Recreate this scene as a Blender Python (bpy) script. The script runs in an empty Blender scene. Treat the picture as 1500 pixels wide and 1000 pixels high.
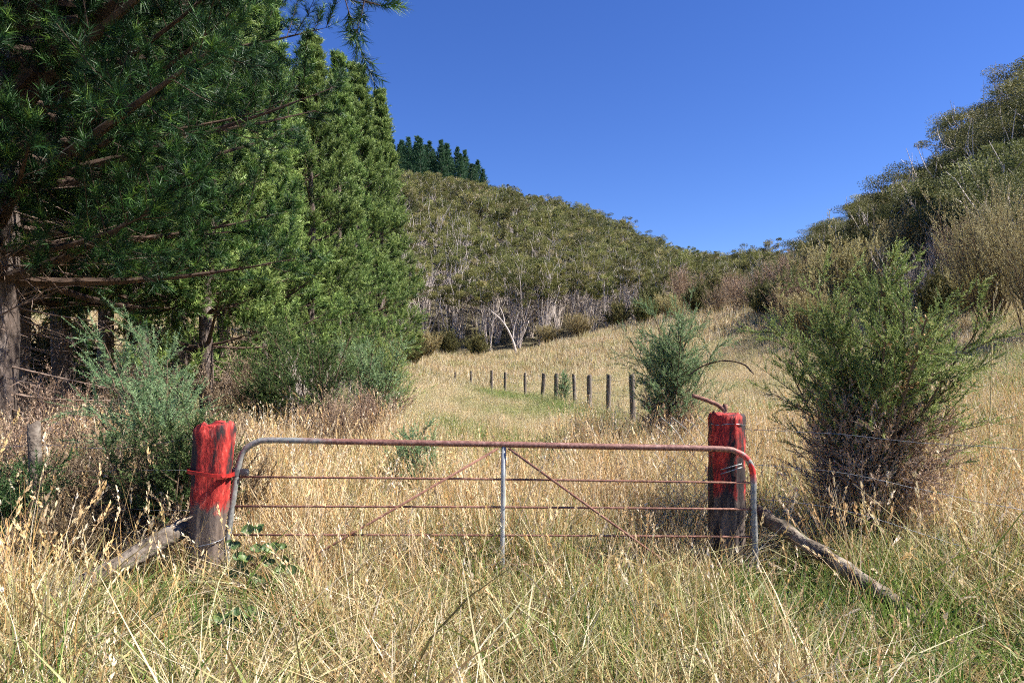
import bpy, math, random
import numpy as np

# ------------------------------------------------------------------ scene, camera, sky, sun
sc = bpy.context.scene
COL = sc.collection
R = math.radians
EYE = 1.6
HZ = 546.0          # picture row of the horizon in a 1500 x 1000 frame

cam_d = bpy.data.cameras.new('camera'); cam = bpy.data.objects.new('camera', cam_d); COL.objects.link(cam)
cam.location = (0, 0, EYE); cam.rotation_euler = (R(90), 0, 0)
cam_d.lens = 24; cam_d.sensor_width = 36; cam_d.shift_y = (HZ - 500) / 1500
cam_d.clip_start = 0.05; cam_d.clip_end = 3000
sc.camera = cam

SUN_EL, SUN_AZ = 47.0, 98.0          # azimuth clockwise from +Y (the view direction)
world = bpy.data.worlds.new('World'); sc.world = world; world.use_nodes = True
wn = world.node_tree; wn.nodes.clear()
wo = wn.nodes.new('ShaderNodeOutputWorld'); bg = wn.nodes.new('ShaderNodeBackground')
sky = wn.nodes.new('ShaderNodeTexSky'); sky.sky_type = 'NISHITA'; sky.sun_disc = False
sky.sun_elevation = R(SUN_EL); sky.sun_rotation = R(SUN_AZ)
sky.air_density = 1.0; sky.dust_density = 0.05; sky.ozone_density = 5.0; sky.altitude = 1200
hs = wn.nodes.new('ShaderNodeHueSaturation'); hs.inputs['Saturation'].default_value = 1.2
hs.inputs['Hue'].default_value = 0.518
wn.links.new(sky.outputs[0], hs.inputs['Color']); wn.links.new(hs.outputs[0], bg.inputs[0])
bg.inputs[1].default_value = 0.083
wn.links.new(bg.outputs[0], wo.inputs[0])

sun_d = bpy.data.lights.new('sun', 'SUN'); sun_d.energy = 5.0; sun_d.angle = R(0.53); sun_d.color = (1.0, 0.95, 0.87)
sun = bpy.data.objects.new('sun', sun_d); COL.objects.link(sun)
sun.rotation_euler = (R(90 - SUN_EL), 0, R(180 - SUN_AZ))

sc.view_settings.view_transform = 'Standard'; sc.view_settings.look = 'None'
sc.view_settings.exposure = 1.2; sc.view_settings.gamma = 1.0
sc.cycles.max_bounces = 3; sc.cycles.diffuse_bounces = 2; sc.cycles.transmission_bounces = 2
sc.cycles.use_adaptive_sampling = True; sc.cycles.adaptive_threshold = 0.04; sc.cycles.use_light_tree = False
sc.cycles.use_denoising = False; sc.cycles.filter_width = 1.1
sc.cycles.glossy_bounces = 1

# ------------------------------------------------------------------ helpers
def nrm(v):
    return v / np.maximum(np.linalg.norm(v, axis=-1, keepdims=True), 1e-9)

def mesh_obj_data(name, parts, mats, smooth=False):
    """parts: list of (V, F, rnd, mat_index); F is (n,3) or (n,4)."""
    Vs, loops, starts, totals, rn, mi = [], [], [], [], [], []
    off = 0; ls = 0
    for V, F, r, m in parts:
        if len(V) == 0: continue
        Vs.append(V); k = F.shape[1]
        loops.append((F + off).ravel()); n = len(F)
        starts.append(ls + np.arange(n) * k); totals.append(np.full(n, k))
        ls += n * k; off += len(V)
        rn.append(np.broadcast_to(np.asarray(r, dtype=np.float32), (len(V),)))
        mi.append(np.full(n, m))
    V = np.concatenate(Vs).astype(np.float32); L = np.concatenate(loops).astype(np.int32)
    S = np.concatenate(starts).astype(np.int32); T = np.concatenate(totals).astype(np.int32)
    me = bpy.data.meshes.new(name)
    me.vertices.add(len(V)); me.vertices.foreach_set('co', V.ravel())
    me.loops.add(len(L)); me.loops.foreach_set('vertex_index', L)
    me.polygons.add(len(S)); me.polygons.foreach_set('loop_start', S); me.polygons.foreach_set('loop_total', T)
    for m in mats: me.materials.append(m)
    me.polygons.foreach_set('material_index', np.concatenate(mi).astype(np.int32))
    a = me.attributes.new('rnd', 'FLOAT', 'POINT'); a.data.foreach_set('value', np.concatenate(rn).astype(np.float32))
    me.update(calc_edges=True)
    me.polygons.foreach_set('use_smooth', np.full(len(S), bool(smooth)))
    return me

def link(name, me, parent=None, loc=(0, 0, 0)):
    o = bpy.data.objects.new(name, me); COL.objects.link(o); o.location = loc
    if parent is not None: o.parent = parent
    return o

def tag(o, label=None, cat=None, group=None, kind=None):
    if label: o['label'] = label
    if cat: o['category'] = cat
    if group: o['group'] = group
    if kind: o['kind'] = kind
    return o

def empty(name, loc, label, cat, group=None, rz=0.0):
    o = bpy.data.objects.new(name, None); COL.objects.link(o); o.empty_display_size = 0.2
    o.location = loc; o.rotation_euler = (0, 0, rz)
    return tag(o, label, cat, group)

def tubes(P, D, L, C, r0, r1, K=4, ns=4):
    """N quadratic curves p(t)=P+D L t+C L t^2 swept with a tapering ring."""
    N = len(P); L = np.broadcast_to(L, (N,)); r0 = np.broadcast_to(r0, (N,)); r1 = np.broadcast_to(r1, (N,))
    t = np.linspace(0, 1, K + 1)[None, :, None]
    cen = P[:, None, :] + D[:, None, :] * L[:, None, None] * t + C[:, None, :] * L[:, None, None] * t ** 2
    tan = nrm(D[:, None, :] + 2 * C[:, None, :] * t + 1e-6)
    ref = np.where(np.abs(tan[..., 2:3]) > 0.9, np.array([1.0, 0, 0]), np.array([0, 0, 1.0]))
    u = nrm(np.cross(tan, ref)); v = np.cross(tan, u)
    rad = r0[:, None] * (1 - t[..., 0]) + r1[:, None] * t[..., 0]
    a = np.arange(ns) * 2 * np.pi / ns
    V = cen[:, :, None, :] + rad[:, :, None, None] * (np.cos(a)[None, None, :, None] * u[:, :, None, :] + np.sin(a)[None, None, :, None] * v[:, :, None, :])
    i = np.arange(N)[:, None, None]; k = np.arange(K)[None, :, None]; s = np.arange(ns)[None, None, :]
    b = i * (K + 1) * ns + k * ns; s2 = (s + 1) % ns
    F = np.stack([b + s, b + s2, b + ns + s2, b + ns + s], -1).reshape(-1, 4)
    return V.reshape(-1, 3), F

def path_tube(pts, radii, ns=10, cap=True):
    """one tube through given points (arrays)."""
    pts = np.array(pts, float); n = len(pts); radii = np.broadcast_to(radii, (n,))
    tan = nrm(np.gradient(pts, axis=0))
    u = nrm(np.cross(tan[0], [0, 0, 1.0] if abs(tan[0][2]) < 0.9 else [1.0, 0, 0])); V = []
    a = np.arange(ns) * 2 * np.pi / ns
    for i in range(n):
        u = nrm(u - tan[i] * np.dot(u, tan[i])); v = np.cross(tan[i], u)
        V.append(pts[i] + radii[i] * (np.cos(a)[:, None] * u + np.sin(a)[:, None] * v))
    V = np.concatenate(V)
    F = []
    for i in range(n - 1):
        for s in range(ns):
            s2 = (s + 1) % ns; F.append((i * ns + s, i * ns + s2, (i + 1) * ns + s2, (i + 1) * ns + s))
    if cap:
        V = np.vstack([V, pts[:1], pts[-1:]]); c0 = n * ns; c1 = c0 + 1
        for s in range(ns):
            s2 = (s + 1) % ns
            F.append((c0, s2, s, s)); F.append((c1, (n - 1) * ns + s, (n - 1) * ns + s2, (n - 1) * ns + s2))
    return V, F

def tube_mesh(name, pts, radii, mat, ns=10, smooth=True, wob=0.0, seed=0):
    V, F = path_tube(pts, radii, ns)
    if wob:
        V = V + wob * np.random.default_rng(seed).normal(size=V.shape)
    F = [tuple(dict.fromkeys(f)) for f in F]
    me = bpy.data.meshes.new(name); me.from_pydata([tuple(v) for v in V], [], F); me.materials.append(mat)
    me.polygons.foreach_set('use_smooth', np.full(len(me.polygons), smooth)); me.update()
    return me

def smooth_path(ctrl, n):
    """Catmull-Rom through control points."""
    c = np.array(ctrl, float); c = np.vstack([2 * c[0] - c[1], c, 2 * c[-1] - c[-2]]); out = []
    m = len(c) - 3
    for i in range(m):
        for t in np.linspace(0, 1, n, endpoint=False):
            p0, p1, p2, p3 = c[i:i + 4]
            out.append(.5 * ((2 * p1) + (-p0 + p2) * t + (2 * p0 - 5 * p1 + 4 * p2 - p3) * t * t + (-p0 + 3 * p1 - 3 * p2 + p3) * t ** 3))
    out.append(c[-2]); return np.array(out)

def needles(P, D, L, W, g):
    n = len(P); L = np.broadcast_to(L, (n,))[:, None]; W = np.broadcast_to(W, (n,))[:, None]
    s = nrm(np.cross(D, g.normal(size=(n, 3))))
    V = np.stack([P - s * W / 2, P + s * W / 2, P + D * L], 1).reshape(-1, 3)
    return V, np.arange(3 * n).reshape(-1, 3)

def leaves(P, D, L, W, g, side=None):
    n = len(P); L = np.broadcast_to(L, (n,))[:, None]; W = np.broadcast_to(W, (n,))[:, None]
    s = nrm(np.cross(D, g.normal(size=(n, 3)))) if side is None else side
    V = np.stack([P, P + D * L * .45 + s * W / 2, P + D * L, P + D * L * .45 - s * W / 2], 1).reshape(-1, 3)
    return V, np.arange(4 * n).reshape(-1, 4)

def on_curve(P, D, L, C, t):
    L = np.asarray(L)[..., None]; t = t[..., None]
    return P + D * L * t + C * L * t ** 2, nrm(D + 2 * C * t)

def children_of(g, P, D, L, C, n, t0, t1, ang, ang_sd=0.15, up=0.0):
    """n children on each parent curve; returns start, direction, t, parent index."""
    N = len(P); idx = np.repeat(np.arange(N), n)
    t = np.tile(np.linspace(t0, t1, n), N) + g.uniform(-.5, .5, N * n) * (t1 - t0) / max(n, 1)
    t = np.clip(t, 0, 1)
    p, tn = on_curve(P[idx], D[idx], np.broadcast_to(L, (N,))[idx], C[idx], t)
    r = nrm(np.cross(tn, g.normal(size=(N * n, 3))))
    a = (ang + g.normal(0, ang_sd, N * n))[:, None]
    d = tn * np.cos(a) + r * np.sin(a); d[:, 2] += up
    return p, nrm(d), t, idx

# ------------------------------------------------------------------ terrain
_XS = np.array([-160, -80, -40, -20, -10, -5, 0, 5, 10, 17, 25, 35, 50, 80, 160.])
_YS = np.array([-30, 0, 5, 12, 20, 36, 52, 70, 90, 105, 120, 140, 200, 300.])
_Z = np.array([
 [4, 3, 2, .8, .3, .1, 0, .1, .5, 2.2, 5, 9, 12, 14, 14],
 [4, 3, 2, .8, .3, .1, 0, .1, .5, 2.4, 5.5, 10, 13, 15, 15],
 [4, 3, 2, .8, .3, .1, 0, .12, .6, 2.8, 6.5, 11, 14, 16, 16],
 [5, 4, 3, 1.2, .5, .4, .4, .6, 1.3, 3.9, 8.0, 12.8, 15, 17, 17],
 [6, 5, 3.5, 1.5, .8, .5, .5, .9, 2.0, 5.2, 10.2, 16.5, 18, 18, 18],
 [9, 8, 5, 2.5, 1.3, .8, .7, 1.7, 3.4, 6.2, 10.4, 19.2, 23, 21, 18],
 [15, 14, 9, 5, 3.2, 2.6, 2.6, 4.0, 5.4, 6.8, 8.8, 17.0, 21, 20, 17],
 [24, 22, 18, 13, 10.5, 9.5, 8.7, 8.2, 8.0, 8.0, 9.0, 14.6, 18, 18, 17],
 [32, 30, 27, 23, 21, 20, 18.6, 17, 15.2, 13, 12, 13.6, 17, 17, 17],
 [36, 35, 33, 29, 28, 27, 25.8, 23.8, 21.8, 19.2, 16.6, 15, 16, 17, 17],
 [38, 37, 35, 32, 32, 31.3, 30.4, 28.8, 27.2, 25.4, 22.6, 19.4, 17.5, 18, 18],
 [38, 37, 37, 34.5, 33, 30, 28, 26, 24, 22, 20, 18, 18, 18, 18],
 [34, 34, 32, 28, 25, 24, 22, 20, 20, 18, 18, 18, 18, 18, 18],
 [25, 25, 25, 22, 20, 20, 18, 18, 18, 18, 18, 18, 18, 18, 18.]])
_gx = np.arange(-160, 161.); _gy = np.arange(-30, 301.)
_G = np.stack([np.interp(_gx, _XS, row) for row in _Z])
_G = np.stack([np.interp(_gy, _YS, _G[:, i]) for i in range(_G.shape[1])], 1)
_k = np.exp(-np.linspace(-2, 2, 7) ** 2); _k /= _k.sum()
for _ in range(2):
    _G = np.apply_along_axis(lambda r: np.convolve(np.pad(r, 3, mode='edge'), _k, 'valid'), 0, _G)
    _G = np.apply_along_axis(lambda r: np.convolve(np.pad(r, 3, mode='edge'), _k, 'valid'), 1, _G)

def H(x, y):
    x = np.asarray(x, float); y = np.asarray(y, float)
    fx = np.clip(x + 160, 0, 319.999); fy = np.clip(y + 30, 0, 329.999)
    ix = fx.astype(int); iy = fy.astype(int); ax = fx - ix; ay = fy - iy
    z = (_G[iy, ix] * (1 - ax) + _G[iy, ix + 1] * ax) * (1 - ay) + (_G[iy + 1, ix] * (1 - ax) + _G[iy + 1, ix + 1] * ax) * ay
    far = np.clip((y - 45) / 30, 0, 1)
    z = z + far * (.7 * np.sin(x * .17 + y * .05) * np.sin(y * .11 + 1) + .4 * np.sin(x * .43 + 2) * np.sin(y * .37))
    z = z + .04 * np.sin(x * 1.9 + 1) * np.sin(y * 1.3) + .03 * np.sin(x * 4.1) * np.sin(y * 3.3 + 2)
    return z

def px(u, v, y):
    """world point at depth y that the photograph shows at (u, v)."""
    return np.array([(u - 750) / 1000 * y, y, EYE + (HZ - v) / 1000 * y])

# ------------------------------------------------------------------ materials
def new_mat(name):
    m = bpy.data.materials.new(name); m.use_nodes = True; nt = m.node_tree; nt.nodes.clear()
    out = nt.nodes.new('ShaderNodeOutputMaterial'); return m, nt, out

def ramp(nt, stops, interp='LINEAR'):
    r = nt.nodes.new('ShaderNodeValToRGB'); r.color_ramp.interpolation = interp
    el = r.color_ramp.elements
    while len(el) < len(stops): el.new(0.5)
    for e, (p, c) in zip(el, stops): e.position = p; e.color = (*c, 1)
    return r

def foliage_mat(name, stops, transl=0.3, var=0.25, rough=0.6, spec=0.25, hue=0.02, dry=None, vary=False):
    m, nt, out = new_mat(name); N = nt.nodes.new; K = nt.links.new
    at = N('ShaderNodeAttribute'); at.attribute_name = 'rnd'
    cr = ramp(nt, stops); K(at.outputs['Fac'], cr.inputs[0]); col = cr.outputs[0]
    if dry:
        ai = N('ShaderNodeAttribute'); ai.attribute_name = 'dry'
        cr2 = ramp(nt, dry); K(at.outputs['Fac'], cr2.inputs[0])
        mx = N('ShaderNodeMix'); mx.data_type = 'RGBA'; K(ai.outputs['Fac'], mx.inputs[0]); K(cr2.outputs[0], mx.inputs[6]); K(col, mx.inputs[7]); col = mx.outputs[2]
    oi = N('ShaderNodeObjectInfo')
    if vary:
        oi = N('ShaderNodeAttribute'); oi.attribute_name = 'vary'
    mr = N('ShaderNodeMapRange'); mr.inputs[3].default_value = 1 - var; mr.inputs[4].default_value = 1 + var; rnd_ = oi.outputs['Fac'] if vary else oi.outputs['Random']; K(rnd_, mr.inputs[0])
    mh = N('ShaderNodeMapRange'); mh.inputs[3].default_value = .5 - hue; mh.inputs[4].default_value = .5 + hue
    mu = N('ShaderNodeMath'); mu.operation = 'MULTIPLY'; mu.inputs[1].default_value = 7.31; K(rnd_, mu.inputs[0])
    fr = N('ShaderNodeMath'); fr.operation = 'FRACT'; K(mu.outputs[0], fr.inputs[0]); K(fr.outputs[0], mh.inputs[0])
    h = N('ShaderNodeHueSaturation'); K(col, h.inputs['Color']); K(mr.outputs[0], h.inputs['Value']); K(mh.outputs[0], h.inputs['Hue'])
    p = N('ShaderNodeBsdfPrincipled'); K(h.outputs[0], p.inputs['Base Color']); p.inputs['Roughness'].default_value = rough
    p.inputs['Specular IOR Level'].default_value = spec
    tr = N('ShaderNodeBsdfTranslucent'); K(h.outputs[0], tr.inputs[0])
    ms = N('ShaderNodeMixShader'); ms.inputs[0].default_value = transl; K(p.outputs[0], ms.inputs[1]); K(tr.outputs[0], ms.inputs[2])
    K(ms.outputs[0], out.inputs[0]); return m

def noise_mat(name, stops, scale=8.0, stretch=(1, 1, 1), rough=0.8, bump=0.3, detail=6, metal=0.0, spec=.3, dist=0.02, kind='noise'):
    m, nt, out = new_mat(name); N = nt.nodes.new; K = nt.links.new
    tc = N('ShaderNodeTexCoord'); mp = N('ShaderNodeMapping'); mp.inputs['Scale'].default_value = stretch
    K(tc.outputs['Object'], mp.inputs[0])
    nz = N('ShaderNodeTexNoise'); nz.inputs['Scale'].default_value = scale; nz.inputs['Detail'].default_value = detail; nz.inputs['Roughness'].default_value = .65
    K(mp.outputs[0], nz.inputs['Vector'])
    cr = ramp(nt, stops); K(nz.outputs[0], cr.inputs[0])
    p = N('ShaderNodeBsdfPrincipled'); K(cr.outputs[0], p.inputs['Base Color']); p.inputs['Roughness'].default_value = rough
    p.inputs['Metallic'].default_value = metal; p.inputs['Specular IOR Level'].default_value = spec
    n2 = N('ShaderNodeTexNoise'); n2.inputs['Scale'].default_value = scale * 3.1; n2.inputs['Detail'].default_value = 4; K(mp.outputs[0], n2.inputs['Vector'])
    bp = N('ShaderNodeBump'); bp.inputs['Strength'].default_value = bump; bp.inputs['Distance'].default_value = dist
    K(n2.outputs[0], bp.inputs['Height']); K(bp.outputs[0], p.inputs['Normal'])
    K(p.outputs[0], out.inputs[0]); return m

STRAW = [(0.0, (.30, .19, .085)), (.25, (.52, .36, .175)), (.55, (.70, .545, .32)), (.85, (.84, .71, .49)), (1.0, (.92, .85, .70))]
GREENISH = [(0.0, (.07, .13, .02)), (.4, (.16, .27, .045)), (.75, (.34, .42, .12)), (1.0, (.60, .58, .28))]
M_grass = foliage_mat('dry_grass_blades', STRAW, .35, .18, .55, .3, .008, dry=GREENISH, vary=True)
M_stalk = foliage_mat('seed_stalks', [(0, (.34, .17, .06)), (.4, (.60, .38, .15)), (.75, (.76, .56, .29)), (1, (.90, .78, .58))], .25, .2, .5, .3, .01, vary=True)
M_green = foliage_mat('green_blades', [(0, (.06, .12, .02)), (.5, (.15, .25, .045)), (1, (.36, .42, .13))], .4, .25, .5, .3, .02, vary=True)
M_pine = foliage_mat('pine_needles_shade_tone', [(0, (.009, .027, .010)), (.5, (.017, .054, .014)), (.85, (.045, .11, .02)), (1, (.13, .22, .035))], .12, .15, .5, .3, .01)  # big near pine only: the shade of its boughs is painted in as darker needles
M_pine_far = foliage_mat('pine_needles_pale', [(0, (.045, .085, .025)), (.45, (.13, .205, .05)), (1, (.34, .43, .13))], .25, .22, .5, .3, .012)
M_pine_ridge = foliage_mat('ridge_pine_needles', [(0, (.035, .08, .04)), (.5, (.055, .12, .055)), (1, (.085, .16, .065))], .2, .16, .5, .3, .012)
M_deadneedle = foliage_mat('dead_needles', [(0, (.22, .11, .06)), (1, (.42, .26, .16))], .2, .2)
M_kan = foliage_mat('kanuka_leaves', [(0, (.085, .09, .03)), (.4, (.175, .18, .055)), (.75, (.265, .26, .085)), (1, (.40, .34, .18))], .3, .33, .65, .2, .018)
M_kan_r = foliage_mat('hillside_leaves', [(0, (.07, .08, .03)), (.4, (.14, .145, .05)), (.8, (.23, .225, .085)), (1, (.34, .30, .15))], .25, .25, .65, .2, .02)
M_kwood = noise_mat('pale_stems', [(.25, (.36, .29, .24)), (.55, (.58, .50, .44)), (.8, (.72, .66, .60))], 3, (1, 1, .3), .85, .2)
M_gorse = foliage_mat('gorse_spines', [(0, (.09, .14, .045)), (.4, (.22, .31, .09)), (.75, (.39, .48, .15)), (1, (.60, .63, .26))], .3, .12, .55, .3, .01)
M_gorse_d = foliage_mat('gorse_spines_painted_shade', [(0, (.03, .06, .02)), (.5, (.075, .125, .04)), (.85, (.14, .21, .07)), (1, (.26, .32, .12))], .2, .25, .6, .2, .02)  # darker copy of the gorse colours, with shade painted in
M_gorse_b = foliage_mat('blue_gorse_spines', [(0, (.12, .19, .09)), (.5, (.23, .34, .16)), (1, (.40, .50, .25))], .3, .12, .55, .3, .01)
M_gdead = foliage_mat('dead_gorse', [(0, (.30, .19, .125)), (.5, (.52, .37, .26)), (1, (.74, .58, .44))], .1, .15, .8, .1, .01)
M_pod = foliage_mat('gorse_pods', [(0, (.20, .09, .04)), (1, (.48, .27, .15))], .1, .1, .7, .1)
M_broom = foliage_mat('broom_twigs', [(0, (.24, .19, .09)), (.5, (.42, .36, .17)), (1, (.62, .54, .30))], .2, .15, .7, .2, .012)
M_brownb = foliage_mat('brown_twigs', [(0, (.24, .16, .10)), (.5, (.42, .30, .20)), (1, (.60, .46, .33))], .15, .15, .7, .2, .01)
M_shadeb = foliage_mat('shade_painted_brush', [(0, (.07, .05, .03)), (.5, (.16, .115, .07)), (1, (.34, .25, .16))], .1, .15, .7, .2, .01)  # near brush: the lower-left shade is painted in as darker twigs
M_greyb = foliage_mat('grey_twigs', [(0, (.18, .14, .12)), (.5, (.32, .26, .23)), (1, (.50, .42, .38))], .05, .12, .8, .2, .005)
M_twig = noise_mat('gorse_stems', [(.3, (.06, .04, .025)), (.7, (.20, .14, .09))], 14, (1, 1, .4), .9, .2)
M_bark = noise_mat('pine_bark', [(.3, (.035, .028, .024)), (.5, (.12, .09, .075)), (.72, (.30, .25, .22))], 9, (1, 1, .22), .95, 1.0, dist=.06)
M_branch = noise_mat('pine_branch', [(.3, (.03, .02, .015)), (.7, (.11, .07, .05))], 9, (1, 1, 1), .9, .4)
M_deadbr = noise_mat('dead_branch', [(.3, (.12, .08, .06)), (.7, (.34, .25, .20))], 9, (1, 1, 1), .9, .4)
M_oldwood = noise_mat('weathered_wood', [(.3, (.07, .055, .042)), (.52, (.22, .18, .145)), (.75, (.46, .41, .35))], 11, (1, 1, .12), .9, .8, dist=.02)
M_log = noise_mat('weathered_log', [(.34, (.035, .028, .02)), (.5, (.14, .11, .08)), (.7, (.42, .36, .29))], 5, (1.2, 1.2, 1.2), .95, 1.0, dist=.04)
M_darklog = noise_mat('old_dark_log', [(.32, (.04, .032, .025)), (.5, (.12, .095, .075)), (.72, (.30, .26, .21))], 7, (1.2, 1.2, 1.2), .95, 1.0, dist=.03)
M_wire = noise_mat('fence_wire', [(.3, (.16, .17, .19)), (.7, (.38, .40, .44))], 20, rough=.4, bump=.1, metal=.7)
M_bramble = foliage_mat('bramble_leaves', [(0, (.055, .105, .035)), (.5, (.095, .165, .055)), (1, (.16, .25, .08))], .3, .05, .45, .4)
M_white = noise_mat('white_down', [(.3, (.7, .7, .72)), (.7, (.85, .85, .87))], 20)
M_yellow = noise_mat('yellow_petals', [(.3, (.75, .55, .02)), (.7, (.85, .7, .05))], 20)

def steel_mat():
    """galvanised tube, rusting where the coat has gone; red paint spatter at the right bend."""
    m, nt, out = new_mat('rusty_galvanised_tube'); N = nt.nodes.new; K = nt.links.new
    tc = N('ShaderNodeTexCoord'); nz = N('ShaderNodeTexNoise'); nz.inputs['Scale'].default_value = 4; nz.inputs['Detail'].default_value = 8; nz.inputs['Roughness'].default_value = .7
    K(tc.outputs['Object'], nz.inputs['Vector'])
    sp = N('ShaderNodeSeparateXYZ'); K(tc.outputs['Object'], sp.inputs[0])
    # rust belongs to the middle and right of the top rail
    mx = N('ShaderNodeMapRange'); mx.inputs[1].default_value = -1.7; mx.inputs[2].default_value = -.7; K(sp.outputs[0], mx.inputs[0])
    mz = N('ShaderNodeMapRange'); mz.inputs[1].default_value = 1.02; mz.inputs[2].default_value = 1.09; K(sp.outputs[2], mz.inputs[0])
    mm = N('ShaderNodeMath'); mm.operation = 'MULTIPLY'; K(mx.outputs[0], mm.inputs[0]); K(mz.outputs[0], mm.inputs[1])
    ad = N('ShaderNodeMath'); ad.operation = 'MULTIPLY_ADD'; ad.inputs[1].default_value = .55; K(mm.outputs[0], ad.inputs[0]); K(nz.outputs[0], ad.inputs[2])
    f = N('ShaderNodeMapRange'); f.inputs[1].default_value = .58; f.inputs[2].default_value = .78; K(ad.outputs[0], f.inputs[0])
    n2 = N('ShaderNodeTexNoise'); n2.inputs['Scale'].default_value = 45; n2.inputs['Detail'].default_value = 4; K(tc.outputs['Object'], n2.inputs['Vector'])
    g = ramp(nt, [(.3, (.16, .16, .15)), (.7, (.33, .33, .31))]); K(n2.outputs[0], g.inputs[0])
    r = ramp(nt, [(.3, (.13, .055, .04)), (.55, (.27, .13, .10)), (.75, (.40, .25, .20))]); K(n2.outputs[0], r.inputs[0])
    mc = N('ShaderNodeMix'); mc.data_type = 'RGBA'; K(f.outputs[0], mc.inputs[0]); K(g.outputs[0], mc.inputs[6]); K(r.outputs[0], mc.inputs[7])
    # red paint on the right-hand bend
    px_ = N('ShaderNodeMapRange'); px_.inputs[1].default_value = 1.48; px_.inputs[2].default_value = 1.62; K(sp.outputs[0], px_.inputs[0])
    pz = N('ShaderNodeMapRange'); pz.inputs[1].default_value = .84; pz.inputs[2].default_value = .92; K(sp.outputs[2], pz.inputs[0])
    pm = N('ShaderNodeMath'); pm.operation = 'MULTIPLY'; K(px_.outputs[0], pm.inputs[0]); K(pz.outputs[0], pm.inputs[1])
    n3 = N('ShaderNodeTexNoise'); n3.inputs['Scale'].default_value = 22; n3.inputs['Detail'].default_value = 3; K(tc.outputs['Object'], n3.inputs['Vector'])
    st = N('ShaderNodeMapRange'); st.inputs[1].default_value = .43; st.inputs[2].default_value = .5; K(n3.outputs[0], st.inputs[0])
    pq = N('ShaderNodeMath'); pq.operation = 'MULTIPLY'; K(pm.outputs[0], pq.inputs[0]); K(st.outputs[0], pq.inputs[1])
    m2 = N('ShaderNodeMix'); m2.data_type = 'RGBA'; K(pq.outputs[0], m2.inputs[0]); K(mc.outputs[2], m2.inputs[6]); m2.inputs[7].default_value = (.55, .03, .025, 1)
    p = N('ShaderNodeBsdfPrincipled'); K(m2.outputs[2], p.inputs['Base Color']); p.inputs['Roughness'].default_value = .55; p.inputs['Metallic'].default_value = .1
    bp = N('ShaderNodeBump'); bp.inputs['Strength'].default_value = .3; bp.inputs['Distance'].default_value = .003; K(n2.outputs[0], bp.inputs['Height']); K(bp.outputs[0], p.inputs['Normal'])
    K(p.outputs[0], out.inputs[0]); return m
M_steel = steel_mat()
M_rust = noise_mat('rusty_rod', [(.3, (.10, .045, .032)), (.55, (.25, .12, .085)), (.75, (.42, .24, .17))], 30, rough=.75, bump=.3, dist=.003)
M_galv = noise_mat('galvanised_stay', [(.3, (.22, .23, .23)), (.6, (.44, .46, .46)), (.75, (.60, .58, .54))], 16, (1, 1, .4), .5, .2, metal=.2, dist=.003)

def paint_mat(name, z_lo, z_hi, tar=0.0, seed=0.0, bare=((.07, .05, .04), (.20, .15, .12))):
    """old wood with patchy red paint above a ragged line, and optional black tar."""
    m, nt, out = new_mat(name); N = nt.nodes.new; K = nt.links.new
    tc = N('ShaderNodeTexCoord'); mp = N('ShaderNodeMapping'); mp.inputs['Location'].default_value = (seed, seed, 0); K(tc.outputs['Object'], mp.inputs[0])
    def noise(s, d=5, st=None):
        n = N('ShaderNodeTexNoise'); n.inputs['Scale'].default_value = s; n.inputs['Detail'].default_value = d; n.inputs['Roughness'].default_value = .65
        if st:
            q = N('ShaderNodeMapping'); q.inputs['Scale'].default_value = st; K(mp.outputs[0], q.inputs[0]); K(q.outputs[0], n.inputs['Vector'])
        else: K(mp.outputs[0], n.inputs['Vector'])
        return n
    sp = N('ShaderNodeSeparateXYZ'); K(tc.outputs['Object'], sp.inputs[0])
    zf = N('ShaderNodeMapRange'); zf.inputs[1].default_value = z_lo; zf.inputs[2].default_value = z_hi; K(sp.outputs[2], zf.inputs[0])
    nb = noise(9, 7, (1, 1, .55)); a = N('ShaderNodeMath'); a.operation = 'ADD'; K(zf.outputs[0], a.inputs[0]); K(nb.outputs[0], a.inputs[1])
    f = N('ShaderNodeMapRange'); f.inputs[1].default_value = .93; f.inputs[2].default_value = 1.03; K(a.outputs[0], f.inputs[0])
    nf = noise(38, 5, (1, 1, .3)); red = ramp(nt, [(.32, (.09, .006, .006)), (.46, (.33, .018, .014)), (.58, (.52, .04, .028)), (.74, (.60, .22, .16))]); K(nf.outputs[0], red.inputs[0])
    wood = ramp(nt, [(.3, bare[0]), (.7, bare[1])]); nw = noise(24, 6, (1, 1, .15)); K(nw.outputs[0], wood.inputs[0])
    mc = N('ShaderNodeMix'); mc.data_type = 'RGBA'; K(f.outputs[0], mc.inputs[0]); K(wood.outputs[0], mc.inputs[6]); K(red.outputs[0], mc.inputs[7]); c = mc.outputs[2]
    # tar / worn dark streaks
    nt2 = noise(8, 6, (1.3, 1.3, .35)); t = N('ShaderNodeMapRange'); t.inputs[1].default_value = .545 - tar; t.inputs[2].default_value = .65 - tar; K(nt2.outputs[0], t.inputs[0])
    m2 = N('ShaderNodeMix'); m2.data_type = 'RGBA'; K(t.outputs[0], m2.inputs[0]); K(c, m2.inputs[6]); m2.inputs[7].default_value = (.028, .018, .018, 1)
    p = N('ShaderNodeBsdfPrincipled'); K(m2.outputs[2], p.inputs['Base Color']); p.inputs['Roughness'].default_value = .8
    bp = N('ShaderNodeBump'); bp.inputs['Strength'].default_value = .8; bp.inputs['Distance'].default_value = .012; K(nf.outputs[0], bp.inputs['Height']); K(bp.outputs[0], p.inputs['Normal'])
    K(p.outputs[0], out.inputs[0]); return m

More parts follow.
